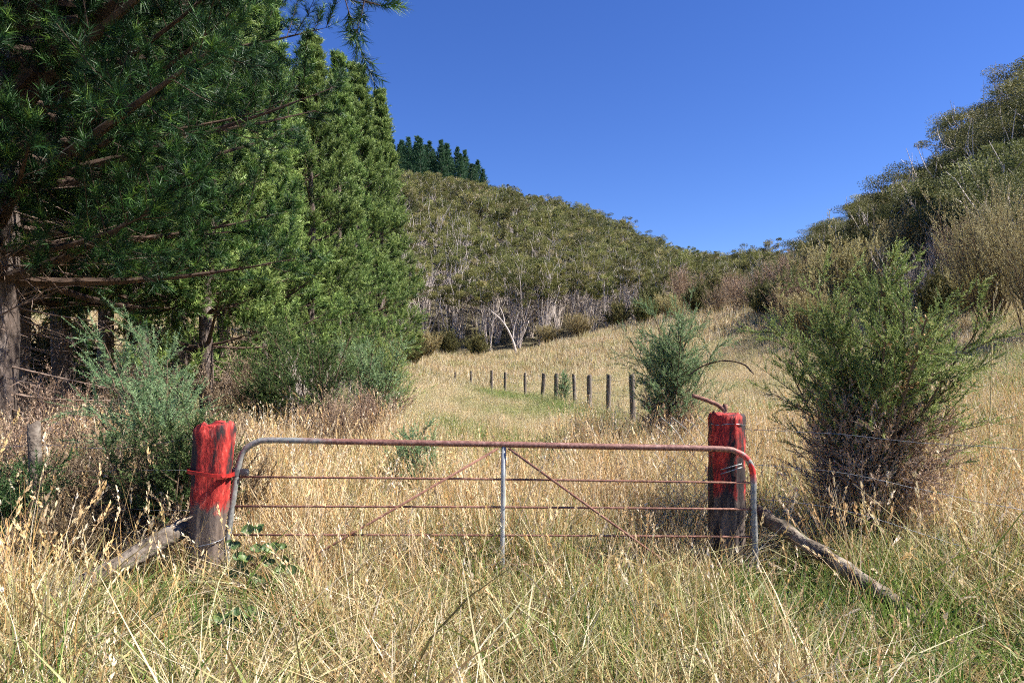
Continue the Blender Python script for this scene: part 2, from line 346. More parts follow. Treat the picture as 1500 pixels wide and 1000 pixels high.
def ground_mat():
    m, nt, out = new_mat('meadow_soil'); N = nt.nodes.new; K = nt.links.new
    g = N('ShaderNodeNewGeometry')
    n1 = N('ShaderNodeTexNoise'); n1.inputs['Scale'].default_value = 1.3; n1.inputs['Detail'].default_value = 9; n1.inputs['Roughness'].default_value = .75; K(g.outputs['Position'], n1.inputs['Vector'])
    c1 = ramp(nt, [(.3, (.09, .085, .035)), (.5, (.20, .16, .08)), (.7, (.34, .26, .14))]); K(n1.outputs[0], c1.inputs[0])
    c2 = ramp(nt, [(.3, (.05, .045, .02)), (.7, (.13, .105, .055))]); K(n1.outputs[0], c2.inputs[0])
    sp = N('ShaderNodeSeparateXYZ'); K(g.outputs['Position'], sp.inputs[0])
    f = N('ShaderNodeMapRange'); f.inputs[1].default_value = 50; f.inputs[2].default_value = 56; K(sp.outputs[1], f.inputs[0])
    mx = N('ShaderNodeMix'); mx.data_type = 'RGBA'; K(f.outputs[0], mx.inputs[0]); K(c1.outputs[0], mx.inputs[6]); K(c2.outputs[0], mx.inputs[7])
    p = N('ShaderNodeBsdfPrincipled'); K(mx.outputs[2], p.inputs['Base Color']); p.inputs['Roughness'].default_value = .95
    bp = N('ShaderNodeBump'); bp.inputs['Strength'].default_value = .6; bp.inputs['Distance'].default_value = .1; K(n1.outputs[0], bp.inputs['Height']); K(bp.outputs[0], p.inputs['Normal'])
    K(p.outputs[0], out.inputs[0]); return m

# ------------------------------------------------------------------ ground
def build_ground():
    s = np.linspace(-1, 1, 261); xs = np.sinh(s * 4.6) / np.sinh(4.6) * 900
    t = np.linspace(0, 1, 321); ys = -40 + np.sinh(t * 3.3) / np.sinh(3.3) * 1200
    X, Y = np.meshgrid(xs, ys); Z = H(X, Y); V = np.stack([X, Y, Z], -1).reshape(-1, 3)
    ny, nx = X.shape; i = np.arange(ny - 1)[:, None] * nx + np.arange(nx - 1)[None, :]
    F = np.stack([i, i + 1, i + nx + 1, i + nx], -1).reshape(-1, 4)
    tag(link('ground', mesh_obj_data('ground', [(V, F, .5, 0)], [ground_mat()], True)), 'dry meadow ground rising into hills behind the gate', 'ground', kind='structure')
build_ground()

# ------------------------------------------------------------------ grass tufts (one stuff object per sort of grass)
def blades(g, n, hmin, hmax, spread, lean, bend, w, base=(0, 0), K=4):
    P = np.zeros((n, 3)); P[:, :2] = g.normal(0, spread, (n, 2)) + base; P[:, 2] = -.02
    az = g.uniform(0, 2 * np.pi, n); ln = np.abs(g.normal(0, lean, n))
    D = nrm(np.stack([np.cos(az) * ln, np.sin(az) * ln, np.ones(n)], 1))
    L = g.uniform(hmin, hmax, n); az2 = az + g.normal(0, .8, n); b = np.abs(g.normal(0, bend, n))
    C = np.stack([np.cos(az2) * b, np.sin(az2) * b, -b * .55], 1)
    t = np.linspace(0, 1, K + 1)[None, :, None]
    cen = P[:, None] + D[:, None] * L[:, None, None] * t + C[:, None] * L[:, None, None] * t ** 2
    sd = nrm(np.cross(D, g.normal(size=(n, 3))))[:, None]
    wd = (w * g.uniform(.6, 1.3, n))[:, None, None] * (1 - t ** 2 * .85)
    V = np.stack([cen - sd * wd / 2, cen + sd * wd / 2], 2).reshape(-1, 3)
    i = np.arange(n)[:, None] * (K + 1) * 2 + np.arange(K)[None] * 2
    F = np.stack([i, i + 1, i + 3, i + 2], -1).reshape(-1, 4)
    tip = cen[:, -1]; td = nrm(D + 2 * C)
    return V, F, np.repeat(g.uniform(0, 1, n), (K + 1) * 2), tip, td, L

def seed_heads(g, tip, td, L, size, fat, ns=12, share=1.0):
    k = g.uniform(size=len(tip)) < share; k[0] = True; tip = tip[k]; td = td[k]; L = L[k]
    n = len(tip); hl = size * g.uniform(.7, 1.3, n)
    idx = np.repeat(np.arange(n), ns); s = g.uniform(-1, .15, n * ns)
    P = tip[idx] + td[idx] * (s * hl[idx])[:, None]
    rad = nrm(np.cross(td[idx], g.normal(size=(n * ns, 3)))); D = nrm(td[idx] + rad * .28)
    P = P + rad * fat * .2
    V, F = leaves(P, D, hl[idx] * .28, fat, g)
    return V, F, np.repeat(np.clip(g.normal(.74, .16, n)[idx], 0, 1), 4)

def tuft_collection(name, maker, count):
    c = bpy.data.collections.new(name)
    for k in range(count):
        me = maker(np.random.default_rng(100 + k + hash_name(name)))
        c.objects.link(bpy.data.objects.new(name, me))
    return c
def hash_name(s): return sum(ord(ch) * (i + 1) for i, ch in enumerate(s)) % 9973

def t_thatch(g):
    a = blades(g, 28, .12, .42, .09, 1.1, .7, .0078, K=3); b = blades(g, 12, .12, .32, .06, .5, .4, .007, K=3)
    return mesh_obj_data('thatch', [(*a[:3], 0), (*b[:3], 0)], [M_grass])
def t_tall(g):
    a = blades(g, 24, .26, .62, .09, .32, .42, .0072, K=3); b = blades(g, 8, .45, .85, .08, .2, .2, .0055, K=3)
    h = seed_heads(g, b[3], b[4], b[5], .09, .009, 7, .22)
    return mesh_obj_data('tall_tuft', [(*a[:3], 0), (*b[:3], 1), (*h, 1)], [M_grass, M_stalk])
def t_stalk(g):
    b = blades(g, 6, .65, 1.05, .09, .24, .20, .0062, K=5); h = seed_heads(g, b[3], b[4], b[5], .12, .011, 14, .5)
    return mesh_obj_data('stalks', [(*b[:3], 0), (*h, 0)], [M_stalk])
def t_green(g):
    a = blades(g, 30, .15, .42, .06, .45, .45, .009)
    return mesh_obj_data('green_tuft', [(*a[:3], 0)], [M_green])
def t_field(g):
    a = blades(g, 46, .30, .60, .20, .30, .28, .010, K=2); b = blades(g, 20, .45, .78, .20, .18, .22, .007, K=2)
    h = seed_heads(g, b[3], b[4], b[5], .13, .014, 3, .5)
    return mesh_obj_data('field_tuft', [(*a[:3], 0), (*b[:3], 0), (*h, 0)], [M_grass])
def t_far(g):
    a = blades(g, 60, .35, .70, .38, .25, .25, .022, K=2)
    return mesh_obj_data('far_tuft', [(*a[:3], 0)], [M_grass])

def scatter(name, coll, pts, scl, dry, label, cat='grass', seed=1, tilt=.12, rotz=None, kind='stuff'):
    g = np.random.default_rng(seed); n = len(pts)
    me = bpy.data.meshes.new(name); me.vertices.add(n); me.vertices.foreach_set('co', np.asarray(pts, np.float32).ravel())
    rz = g.uniform(0, 2 * np.pi, n) if rotz is None else rotz
    rot = np.stack([g.normal(0, tilt, n), g.normal(0, tilt, n), rz], 1)
    a = me.attributes.new('rot', 'FLOAT_VECTOR', 'POINT'); a.data.foreach_set('vector', rot.astype(np.float32).ravel())
    a = me.attributes.new('scl', 'FLOAT_VECTOR', 'POINT'); s = np.asarray(scl, float)
    if s.ndim == 1: s = np.repeat(s[:, None], 3, 1)
    a.data.foreach_set('vector', s.astype(np.float32).ravel())
    a = me.attributes.new('dry', 'FLOAT', 'POINT'); a.data.foreach_set('value', np.asarray(dry, np.float32) * np.ones(n, np.float32))
    a = me.attributes.new('vary', 'FLOAT', 'POINT'); a.data.foreach_set('value', g.uniform(0, 1, n).astype(np.float32))
    o = link(name, me)
    ng = bpy.data.node_groups.new(name, 'GeometryNodeTree')
    ng.interface.new_socket('Geometry', in_out='INPUT', socket_type='NodeSocketGeometry'); ng.interface.new_socket('Geometry', in_out='OUTPUT', socket_type='NodeSocketGeometry')
    N = ng.nodes.new; K = ng.links.new; gi = N('NodeGroupInput'); go = N('NodeGroupOutput')
    ci = N('GeometryNodeCollectionInfo'); ci.inputs[0].default_value = coll; ci.inputs['Separate Children'].default_value = True; ci.inputs['Reset Children'].default_value = True
    ip = N('GeometryNodeInstanceOnPoints'); ip.inputs['Pick Instance'].default_value = True
    ra = N('GeometryNodeInputNamedAttribute'); ra.data_type = 'FLOAT_VECTOR'; ra.inputs[0].default_value = 'rot'
    sa = N('GeometryNodeInputNamedAttribute'); sa.data_type = 'FLOAT_VECTOR'; sa.inputs[0].default_value = 'scl'
    rv = N('FunctionNodeRandomValue'); rv.data_type = 'INT'; rv.inputs[4].default_value = 0; rv.inputs[5].default_value = 1000
    K(gi.outputs[0], ip.inputs['Points']); K(ci.outputs[0], ip.inputs['Instance']); K(rv.outputs[2], ip.inputs['Instance Index'])
    e2r = N('FunctionNodeEulerToRotation'); K(ra.outputs[0], e2r.inputs[0]); K(e2r.outputs[0], ip.inputs['Rotation']); K(sa.outputs[0], ip.inputs['Scale'])
    if cat == 'grass':
        ri = N('GeometryNodeRealizeInstances'); K(ip.outputs[0], ri.inputs[0]); K(ri.outputs[0], go.inputs[0])
    else: K(ip.outputs[0], go.inputs[0])
    md = o.modifiers.new('scatter', 'NODES'); md.node_group = ng
    return tag(o, label, cat, None, kind)

def wedge(g, y0, y1, dens, margin=.12, side=1.0):
    """random points in the view wedge (wider than the picture) between depths y0 and y1."""
    hw = (.75 + margin); area = hw * (y1 ** 2 - y0 ** 2) + side * 2 * (y1 - y0); n = int(area * dens)
    ymax = hw * y1 + side
    out = []
    y = g.uniform(y0, y1, n * 3); x = g.uniform(-ymax, ymax, n * 3); ok = np.abs(x) < hw * y + side
    x = x[ok]; y = y[ok]; return x[:n], y[:n]

def pnoise(x, y, s, o=0.0):
    return (np.sin(x * s + 1.3 + o) * np.sin(y * s * 1.1 + .4 + o * 2) + .6 * np.sin(x * s * 2.3 + y * s * 1.1 + o) + .4 * np.sin(y * s * 3.1 - x * s * 1.7 + 2 + o)) / 2 + .0

def in_wood(x, y):       # under the pines at the left
    return (x < -3.6 - .08 * y) & (y > 6.5)
def grass_limit(x, y):   # far edge of the meadow
    yb = np.interp(x, [-60, -8, 0, 6.8, 12.5, 17, 22], [53, 52, 52, 52, 50, 44, 30])
    return y < yb

g = np.random.default_rng(7)
def z3(x, y, dz=0): return np.stack([x, y, H(x, y) + dz], 1)

def build_grass():
    C1 = tuft_collection('thatch', t_thatch, 7); C2 = tuft_collection('tall', t_tall, 7); C3 = tuft_collection('stalk', t_stalk, 6)
    C4 = tuft_collection('green', t_green, 5); C5 = tuft_collection('field', t_field, 6); C6 = tuft_collection('far', t_far, 5)
    def dryness(x, y):
        d = .74 + .45 * pnoise(x, y, .9) + .25 * pnoise(x, y, 2.7, 3) + g.normal(0, .28, len(x))
        track = np.exp(-((x - (-.2 + .0 * y)) / 1.1) ** 2) * np.clip((y - 5.5) / 4, 0, 1) * np.clip((30 - y) / 10, 0, 1)
        d = d - .22 * track - .30 * ((x > 2.4) & (y < 12)) * (pnoise(x, y, .8, 5) > 0)
        return np.clip(d, 0, 1)
    # thatch carpet near the camera
    x, y = wedge(g, 1.3, 7.5, 210, .08, .6)
    dl = np.abs((x - 1.79) * (-1.23) - (y - 4.95) * .63) / 1.38; s = g.uniform(.8, 1.5, len(x)) * (1 + .35 * pnoise(x, y, 3.1, 1)); s = np.where((dl < .34) & (x > 1.6) & (x < 2.75), s * .36, s)
    s = np.where((x > -1.95) & (x < -1.25) & (y > 3.2) & (y < 4.35), s * .32, s)
    cam_side = (x > 1.35) & (x < 2.5) & (y > 2.3) & (y < 4.6) & ((x - 1.79) * (-1.23) - (y - 4.95) * .63 > -.05); s = np.where(cam_side, s * .55, s)
    k = ~((x > -4.6) & (x < -1.95) & (y > 4.2) & (y < 5.3) & (g.uniform(size=len(x)) < .55)); x = x[k]; y = y[k]; s = s[k]
    scatter('grass_thatch', C1, z3(x, y), s, dryness(x, y), 'low tangled mat of dry and green grass around the gate', seed=2, tilt=.3)
    # tall clumps from the camera to a dozen metres
    x, y = wedge(g, 2.2, 13, 62, .08, .8)
    front = (y < 4.8) & (np.abs(x) < 1.9)
    keep = np.where(front, g.uniform(size=len(x)) < .55, True)
    low = (np.abs(x + .25) < 1.0) & (y > 7.5)      # trodden track
    keep &= ~(low & (g.uniform(size=len(x)) < .35)); x = x[keep]; y = y[keep]
    front = (y < 4.8) & (np.abs(x) < 1.9)
    s = g.uniform(.75, 1.15, len(x)); s = np.where(front, s * .78, s); s = np.where((x < -2.2) & (y < 8), s * 1.12, s)
    s = np.where((np.abs(x + .25) < 1.0) & (y > 7), s * .72, s); s = np.where(y < 3.0, s * .7, s)
    s = np.where((x > 1.5) & (y < 4.9) & (x < 3.2), s * .62, s)
    # lower beside the brace log, the foot of the left post and in the shade left of it
    dl = np.abs((x - 1.79) * (-1.23) - (y - 4.95) * .63) / 1.38; nl = (dl < .40) & (y > 2.9) & (y < 5.1) & (x > 1.6) & (x < 2.9)
    k = ~(nl & (g.uniform(size=len(x)) < .75)) & ~((x > -2.6) & (x < -1.2) & (y < 4.75) & (y > 2.8) & (g.uniform(size=len(x)) < .85)) & ~((x > -4.6) & (x < -2.0) & (y > 4.1) & (y < 5.2) & (g.uniform(size=len(x)) < .7))
    fence = np.abs(x - np.interp(y, [12, 20, 26, 36], [2.1, 1.2, -.3, -3])); 
    cam_side = (x > 1.3) & (x < 2.5) & (y > 2.3) & (y < 4.6) & ((x - 1.79) * (-1.23) - (y - 4.95) * .63 > -.05)
    k &= ~(cam_side & (g.uniform(size=len(x)) < .8)); s = np.where(cam_side, s * .6, s)
    s = s * (1 + .28 * pnoise(x, y, 1.7, 4)); s = np.where(y > 10.5, s * .68, s); s = np.where(nl, s * .6, s)
    x = x[k]; y = y[k]; s = s[k]
    scatter('tall_dry_grass', C2, z3(x, y), s, dryness(x, y), 'tall straw coloured grass with seed heads round the gate', seed=3)
    # single long seed stalks
    x, y = wedge(g, 2.0, 12, 15, .08, .5)
    dens = .35 + .25 * ((x < -1.9) | (x > 2.6)) + .3 * ((y > 4.8) & (y < 8) & (np.abs(x) < 2.2)) - .35 * (y > 6.3)
    dens = np.where((y < 3.3) & (np.abs(x) < 1.5), .4, dens)
    k = g.uniform(size=len(x)) < dens; x = x[k]; y = y[k]
    s = g.uniform(.65, 1.1, len(x)); s = np.where(y < 3.3, s * .62, s); s = np.where((np.abs(x) < 1.8) & (y < 5), s * .9, s)
    ex = np.array([(1.22, 1.95, .62), (1.40, 2.0, .6), (1.15, 2.3, .7), (-1.45, 2.3, .75), (-1.3, 2.1, .6), (1.5, 2.5, .7), (-1.9, 2.9, .85), (-1.75, 3.1, .8), (-1.85, 3.3, .9)])
    x = np.concatenate([x, ex[:, 0]]); y = np.concatenate([y, ex[:, 1]]); s = np.concatenate([s, ex[:, 2]])
    scatter('seed_stalks', C3, z3(x, y), s, 1.0, 'long orange brown seed stalks standing above the grass', seed=4)
    # green tufts
    x, y = wedge(g, 1.8, 14, 26, .08, .5)
    gr = pnoise(x, y, 1.1, 2) + .6 * (x > 1.2) * (y < 5) + .4 * ((y < 4.6)) + .3 * (x > 2.5) + g.normal(0, .3, len(x))
    k = gr > .38; x = x[k]; y = y[k]
    fy = g.uniform(10, 34, 420); fx = np.interp(fy, [12, 20, 26, 36], [1.95, 1.05, -.5, -3.2]) + g.normal(-.1, .28, 420); gx = g.uniform(1.4, 2.9, 100); fx = np.concatenate([fx, gx]); fy = np.concatenate([fy, g.uniform(2.3, 4.9, 100)]); x = np.concatenate([x, fx]); y = np.concatenate([y, fy]); dl = np.abs((x - 1.79) * (-1.23) - (y - 4.95) * .63) / 1.38; k = ~((dl < .13) & (x > 1.6) & (x < 2.7) & (y < 5)); x = x[k]; y = y[k]
    scatter('green_grass', C4, z3(x, y), g.uniform(.8, 1.3, len(x)), 0.0, 'fresh green grass tufts low among the dry stalks', seed=5, tilt=.2)
    # the field behind
    x, y = wedge(g, 12, 32, 22, .05, 1.5); k = ~in_wood(x, y) | (g.uniform(size=len(x)) < .5); k &= grass_limit(x, y); x = x[k]; y = y[k]
    low = np.abs(x + .25) < 1.2
    scatter('field_grass', C5, z3(x, y), g.uniform(.5, .75, len(x)) * np.where(low, .8, 1) * np.interp(y, [12, 32], [.9, 1.15]), np.clip(dryness(x, y) + .08 - .6 * np.exp(-((x - np.interp(y, [12, 20, 26, 36], [1.8, .9, -.6, -3.3])) / .5) ** 2), 0, 1), 'golden dry grass of the field behind the gate', seed=6)
    x, y = wedge(g, 30, 54, 5, .03, 2); k = grass_limit(x, y); x = x[k]; y = y[k]
    scatter('distant_grass', C6, z3(x, y), g.uniform(.75, 1.2, len(x)), np.clip(dryness(x, y) + .15, 0, 1), 'pale dry grass at the far edge of the field', seed=8)
build_grass()

# ------------------------------------------------------------------ pines
def pine_meshes(seed, Ht, Rad, zb, dz=.42, nper=6, ntw=9, nsh=4, nn=18, nl=.13, nw=.010, r0=.16, mat=None, dead=0, prof=.9, shl=(.25, .5), fwd=(.6, 1.2), tw0=.22, sh0=.15, lv=(.72, 1.18), twl=.40, extra=(), upb=.35, grad=.45):
    g = np.random.default_rng(seed); mat = mat or M_pine_far
    zs = [zb]
    while zs[-1] < Ht - .3: zs.append(zs[-1] + dz * float(np.interp(zs[-1] / Ht, [.3, 1], [1, .38 if dz > .6 else 1])))
    zs = np.array(zs[:-1]); zs = zs + g.uniform(-.1, .1, len(zs)); P0 = []; az = []; t = []
    for i, z in enumerate(zs):
        n = nper if z < Ht * .85 else max(4, nper - 1)
        a = g.uniform(0, 6.28) + np.arange(n) * 2 * np.pi / n + g.normal(0, .2, n)
        for q in a: P0.append((0, 0, z + g.uniform(-.12, .12))); az.append(q); t.append((z - zb) / (Ht - zb))
    for e in extra: P0.append((0, 0, e[0])); az.append(e[1]); t.append(.5)
    P = np.array(P0); az = np.array(az); t = np.array(t); ne = len(extra)
    L = Rad * np.clip((1 - t) ** prof, 0, 1) * (.78 + .22 * np.sin(np.clip(t * 6, 0, 1.57))) * g.uniform(*lv, len(P)) + .18
    pitch = -.12 + .95 * t ** .8 + g.normal(0, .12, len(P))
    for k, e in enumerate(extra): L[len(P) - ne + k] = e[2]; pitch[len(P) - ne + k] = e[3]
    D = np.stack([np.cos(az) * np.cos(pitch), np.sin(az) * np.cos(pitch), np.sin(pitch)], 1)
    C = g.normal(0, .05, D.shape); C[:, 2] = .16 + .1 * t
    for k, e in enumerate(extra): C[len(P) - ne + k] = (0, 0, e[4])
    br = tubes(P, D, L, C, .012 + .018 * L, .004, 5, 5)
    # twigs in a flattish spray round each branch
    p, d, tt, idx = children_of(g, P, D, L, C, ntw, tw0, .98, .85, .2, .15)
    Lp = L[idx]; tl = (twl * Lp * (1 - tt) + .16 + .06 * Lp) * g.uniform(.7, 1.25, len(p)); tl = np.minimum(tl, g.uniform(.8, 1.5, len(p))) * np.interp(p[:, 2] / Ht, [.75, 1], [1, .5])
    Ct = np.zeros_like(d); Ct[:, 2] = .22
    tw = tubes(p, d, tl, Ct, .007, .003, 2, 3)
    # shoots, upturned
    sp, sd, st, si = children_of(g, p, d, tl, Ct, nsh, sh0, 1.0, .6, .25, upb)
    # leader and branch tips too
    ep, ed = on_curve(P, D, L, C, np.ones(len(P))); ep2, ed2 = on_curve(p, d, tl, Ct, np.ones(len(p)))
    ed[:, 2] += .2
    lead = np.stack([np.zeros(8), np.zeros(8), np.linspace(Ht - 1.4, Ht - .1, 8)], 1); ld = nrm(g.normal(0, .18, (8, 3)) + [0, 0, 1])
    S = np.concatenate([sp, ep, ep2, lead]); A = nrm(np.concatenate([sd, ed, ed2, ld]))
    n = len(S); sr = np.clip(g.normal(.42, .2, n), 0, .95)
    sl = g.uniform(*shl, n) * np.interp(S[:, 2] / Ht, [.75, 1], [1, .55])
    ii = np.repeat(np.arange(n), nn); u = g.uniform(0, 1, n * nn)
    rad = nrm(np.cross(A[ii], g.normal(size=(n * nn, 3))))
    ND = nrm(A[ii] * g.uniform(*fwd, n * nn)[:, None] + rad * g.uniform(.35, 1, n * nn)[:, None] - np.array([0, 0, .08]))
    NP = S[ii] + A[ii] * (u * sl[ii])[:, None]
    nv, nf = needles(NP, ND, nl * g.uniform(.7, 1.15, n * nn), nw, g)
    # young candles lighter: the end of the shoot
    rn = np.repeat(np.clip(sr[ii] + grad * (u - .45), 0, 1), 3)
    crown = mesh_obj_data('crown', [(nv, nf, rn, 0)], [mat])
    # trunk
    zt = np.linspace(-.3, Ht - .1, 14); tp = np.stack([.05 * np.sin(zt * .9 + seed), .05 * np.cos(zt * .7 + seed), zt], 1)
    tv, tf = path_tube(tp, r0 * (1 - np.linspace(0, 1, 14)) ** .85 + .012, 12, False)
    wob = 1 + .06 * np.random.default_rng(seed).normal(size=len(tv)); c = np.repeat(tp, 12, 0); tv = c + (tv - c) * wob[:, None]
    tr = mesh_obj_data('trunk', [(tv, np.array(tf), .5, 0)], [M_bark], True)
    bm = mesh_obj_data('branch', [(br[0], br[1], .5, 0), (tw[0], tw[1], .5, 0)], [M_branch])
    dm = None
    if dead:
        zz = g.uniform(.9, zb + 1.6, dead); a = g.uniform(0, 6.28, dead); pt = g.normal(-.05, .25, dead)
        dp = np.stack([zz * 0, zz * 0, zz], 1); dd = np.stack([np.cos(a) * np.cos(pt), np.sin(a) * np.cos(pt), np.sin(pt)], 1); dl = g.uniform(.6, 2.0, dead)
        dc = g.normal(0, .12, dd.shape); a1 = tubes(dp, dd, dl, dc, .016, .004, 5, 4)
        q, qd, qt, qi = children_of(g, dp, dd, dl, dc, 7, .25, 1, .8); a2 = tubes(q, qd, g.uniform(.2, .6, len(q)), g.normal(0, .15, qd.shape), .006, .002, 3, 3)
        dm = mesh_obj_data('dead_branch', [(a1[0], a1[1], .5, 0), (a2[0], a2[1], .5, 0)], [M_deadbr])
    return tr, bm, crown, dm

def place_pine(ms, x, y, label, group=None, s=1.0, rz=0.0, zoff=0.0, nobranch=False):
    t = empty('pine_tree', (x, y, float(H(x, y)) - .05 + zoff), label, 'tree', group, rz); t.scale = (s, s, s)
    link('trunk', ms[0], t)
    if not nobranch: link('branch', ms[1], t)
    link('crown', ms[2], t)
    if ms[3] is not None: link('dead_branch', ms[3], t)
    return t

def build_pines():
    # the big open-grown pine at the left edge
    near = pine_meshes(11, 13.5, 4.9, 2.3, .38, 7, 17, 8, 46, .15, .0075, .22, M_pine, dead=60, prof=.8, shl=(.10, .26), fwd=(.35, 1.2), tw0=.25, sh0=.15, lv=(.72, 1.12), twl=.5, grad=.7, extra=[(5.0, -.72, 7.0, .5, -.49), (3.6, -.95, 5.6, .1, .0), (4.6, -.9, 5.4, .25, -.1)])
    place_pine(near, -6.9, 9.2, 'huge dark green pine filling the top left corner, its boughs hanging over the meadow', rz=.3)
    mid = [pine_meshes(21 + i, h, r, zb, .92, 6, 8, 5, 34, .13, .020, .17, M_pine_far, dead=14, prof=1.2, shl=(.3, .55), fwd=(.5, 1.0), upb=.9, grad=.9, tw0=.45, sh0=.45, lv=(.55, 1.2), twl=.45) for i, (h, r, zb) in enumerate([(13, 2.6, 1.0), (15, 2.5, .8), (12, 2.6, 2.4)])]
    row = [  # x at px, depth, top row
        (560, 46, 178, 1, 'farthest pine of the edge row, partly hidden, next to the scrub hill'),
        (556, 36, 132, 1, 'tall pointed pine at the right end of the dense pine row'),
        (521, 30, 95, 0, 'second tall pointed pine from the right in the dense pine row'),
        (496, 26, 78, 1, 'third pointed pine from the right in the dense pine row'),
        (455, 21.5, 50, 0, 'fourth pointed pine from the right, beside the big dark pine'),
        (385, 17.5, -60, 1, 'bushy green pine directly right of the big dark pine'),
        (305, 14.5, -160, 0, 'pine standing close behind the boughs of the big dark pine')]
    for u, y, v, k, lab in row:
        x = (u - 750) / 1000 * y; top = EYE + (HZ - v) / 1000 * y; h0 = [13, 15, 12][k]
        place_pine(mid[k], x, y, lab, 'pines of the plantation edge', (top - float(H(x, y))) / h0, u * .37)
    # trees inside the belt with bare lower trunks
    inner = [(28, 11.5, 'thick bare trunked pine nearest the left edge, rough grey bark'), (88, 13, 'bare trunked pine second from the left edge under the canopy'),
             (152, 17, 'slender sunlit pine trunk under the canopy, third from the left'), (205, 13.5, 'dark pine trunk behind the gorse bush, fourth from the left'),
             (262, 17, 'pale barked pine trunk right of the gorse bush, fifth from the left'), (330, 20, 'pine trunk hidden in the shade behind the brown brush'),
             (-30, 16, 'pine just outside the left edge, its boughs reaching in'), (385, 24, 'pine behind the row with only its crown in view'),
             (440, 31, 'tall pine in the second row behind the pointed ones'), (490, 38, 'tall pine farther back in the second row')]
    for i, (u, y, lab) in enumerate(inner):
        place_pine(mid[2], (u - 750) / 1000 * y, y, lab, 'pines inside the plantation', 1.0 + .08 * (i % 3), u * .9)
    # a long bough reaching over the meadow at the top of the picture
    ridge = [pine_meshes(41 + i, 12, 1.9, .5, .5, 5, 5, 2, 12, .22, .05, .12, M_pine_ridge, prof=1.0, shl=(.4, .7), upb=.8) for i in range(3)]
    g = np.random.default_rng(5); n = 0
    for yy in (124, 128, 132, 137):
        for xx in np.arange(-34, -2, 1.9):
            x = xx + g.uniform(-.6, .6); y = yy + g.uniform(-1.2, 1.2); u = 750 + 1000 * x / y
            if u > 716 - (yy - 124) * .2: continue
            want = np.interp(u, [480, 590, 640, 690, 716], [190, 205, 213, 232, 262]) + g.uniform(-9, 14)
            h = EYE + (HZ - want) / 1000 * y - float(H(x, y))
            if h < 3.5: continue
            t = place_pine(ridge[n % 3], x, y, 'dark pointed pine in the plantation on the skyline above the scrub hill', 'pines on the ridge', h / 12, g.uniform(0, 6), nobranch=True)
            t.scale = (max(.8, h / 12), max(.8, h / 12), h / 12); n += 1
build_pines()

# ------------------------------------------------------------------ kanuka and scrub trees
def kanuka(seed, Ht=5.2, spread=1.5, nst=5, clumps=16, per=95, leaf=.15, crown_lo=.52, bare=.0, stem_r=.05, flat=.5, crf=.55, lenr=(.68, .92)):
    g = np.random.default_rng(seed)
    az = g.uniform(0, 6.28, nst); ln = g.uniform(.08, .38, nst) * spread
    P = np.zeros((nst, 3)); P[:, :2] = g.normal(0, .12, (nst, 2)); P[:, 2] = -.3
    D = nrm(np.stack([np.cos(az) * ln * .6, np.sin(az) * ln * .6, np.ones(nst)], 1)); L = Ht * g.uniform(*lenr, nst)
    C = np.stack([g.normal(0, .08, nst), g.normal(0, .08, nst), np.zeros(nst)], 1)
    s1 = tubes(P, D, L, C, stem_r, stem_r * .4, 6, 5)
    p, d, tt, idx = children_of(g, P, D, L, C, 6, .25, .98, .55, .2, .25)
    l2 = Ht * .24 * g.uniform(.6, 1.2, len(p)); c2 = g.normal(0, .1, d.shape); s2 = tubes(p, d, l2, c2, stem_r * .45, stem_r * .15, 3, 4)
    e, ed = on_curve(p, d, l2, c2, np.ones(len(p)))
    keep = e[:, 2] > Ht * crown_lo; e = e[keep]
    if len(e) < 4: e = np.array([[0, 0, Ht * .8]] * 4) + g.normal(0, .5, (4, 3))
    e[:, 2] = np.minimum(e[:, 2], Ht * .97); mid = e.mean(0); e = mid + (e - mid) * [.85, .85, .72]
    ci = g.permutation(np.arange(clumps) % len(e)); cc = e[ci] + g.normal(0, .28, (clumps, 3)) * [1, 1, .5]
    cr = g.uniform(.35, .75, clumps) * spread * crf
    ii = np.repeat(np.arange(clumps), per); v = nrm(g.normal(size=(clumps * per, 3))) * (g.uniform(0, 1, clumps * per) ** .4)[:, None]
    lp = cc[ii] + v * (cr[ii])[:, None] * [1, 1, flat]
    ld = nrm(v + g.normal(0, .6, v.shape) + [0, 0, .5])
    lv, lf = leaves(lp, ld, leaf * g.uniform(.7, 1.4, len(lp)), leaf * .55, g)
    crnd = np.clip(g.normal(.45, .24, clumps), 0, 1)
    rn = np.repeat(np.clip(crnd[ii] + g.normal(0, .12, len(ii)), 0, 1), 4)
    return [(s1[0], s1[1], .5, 0), (s2[0], s2[1], .5, 0)], [(lv, lf, rn, 0)]

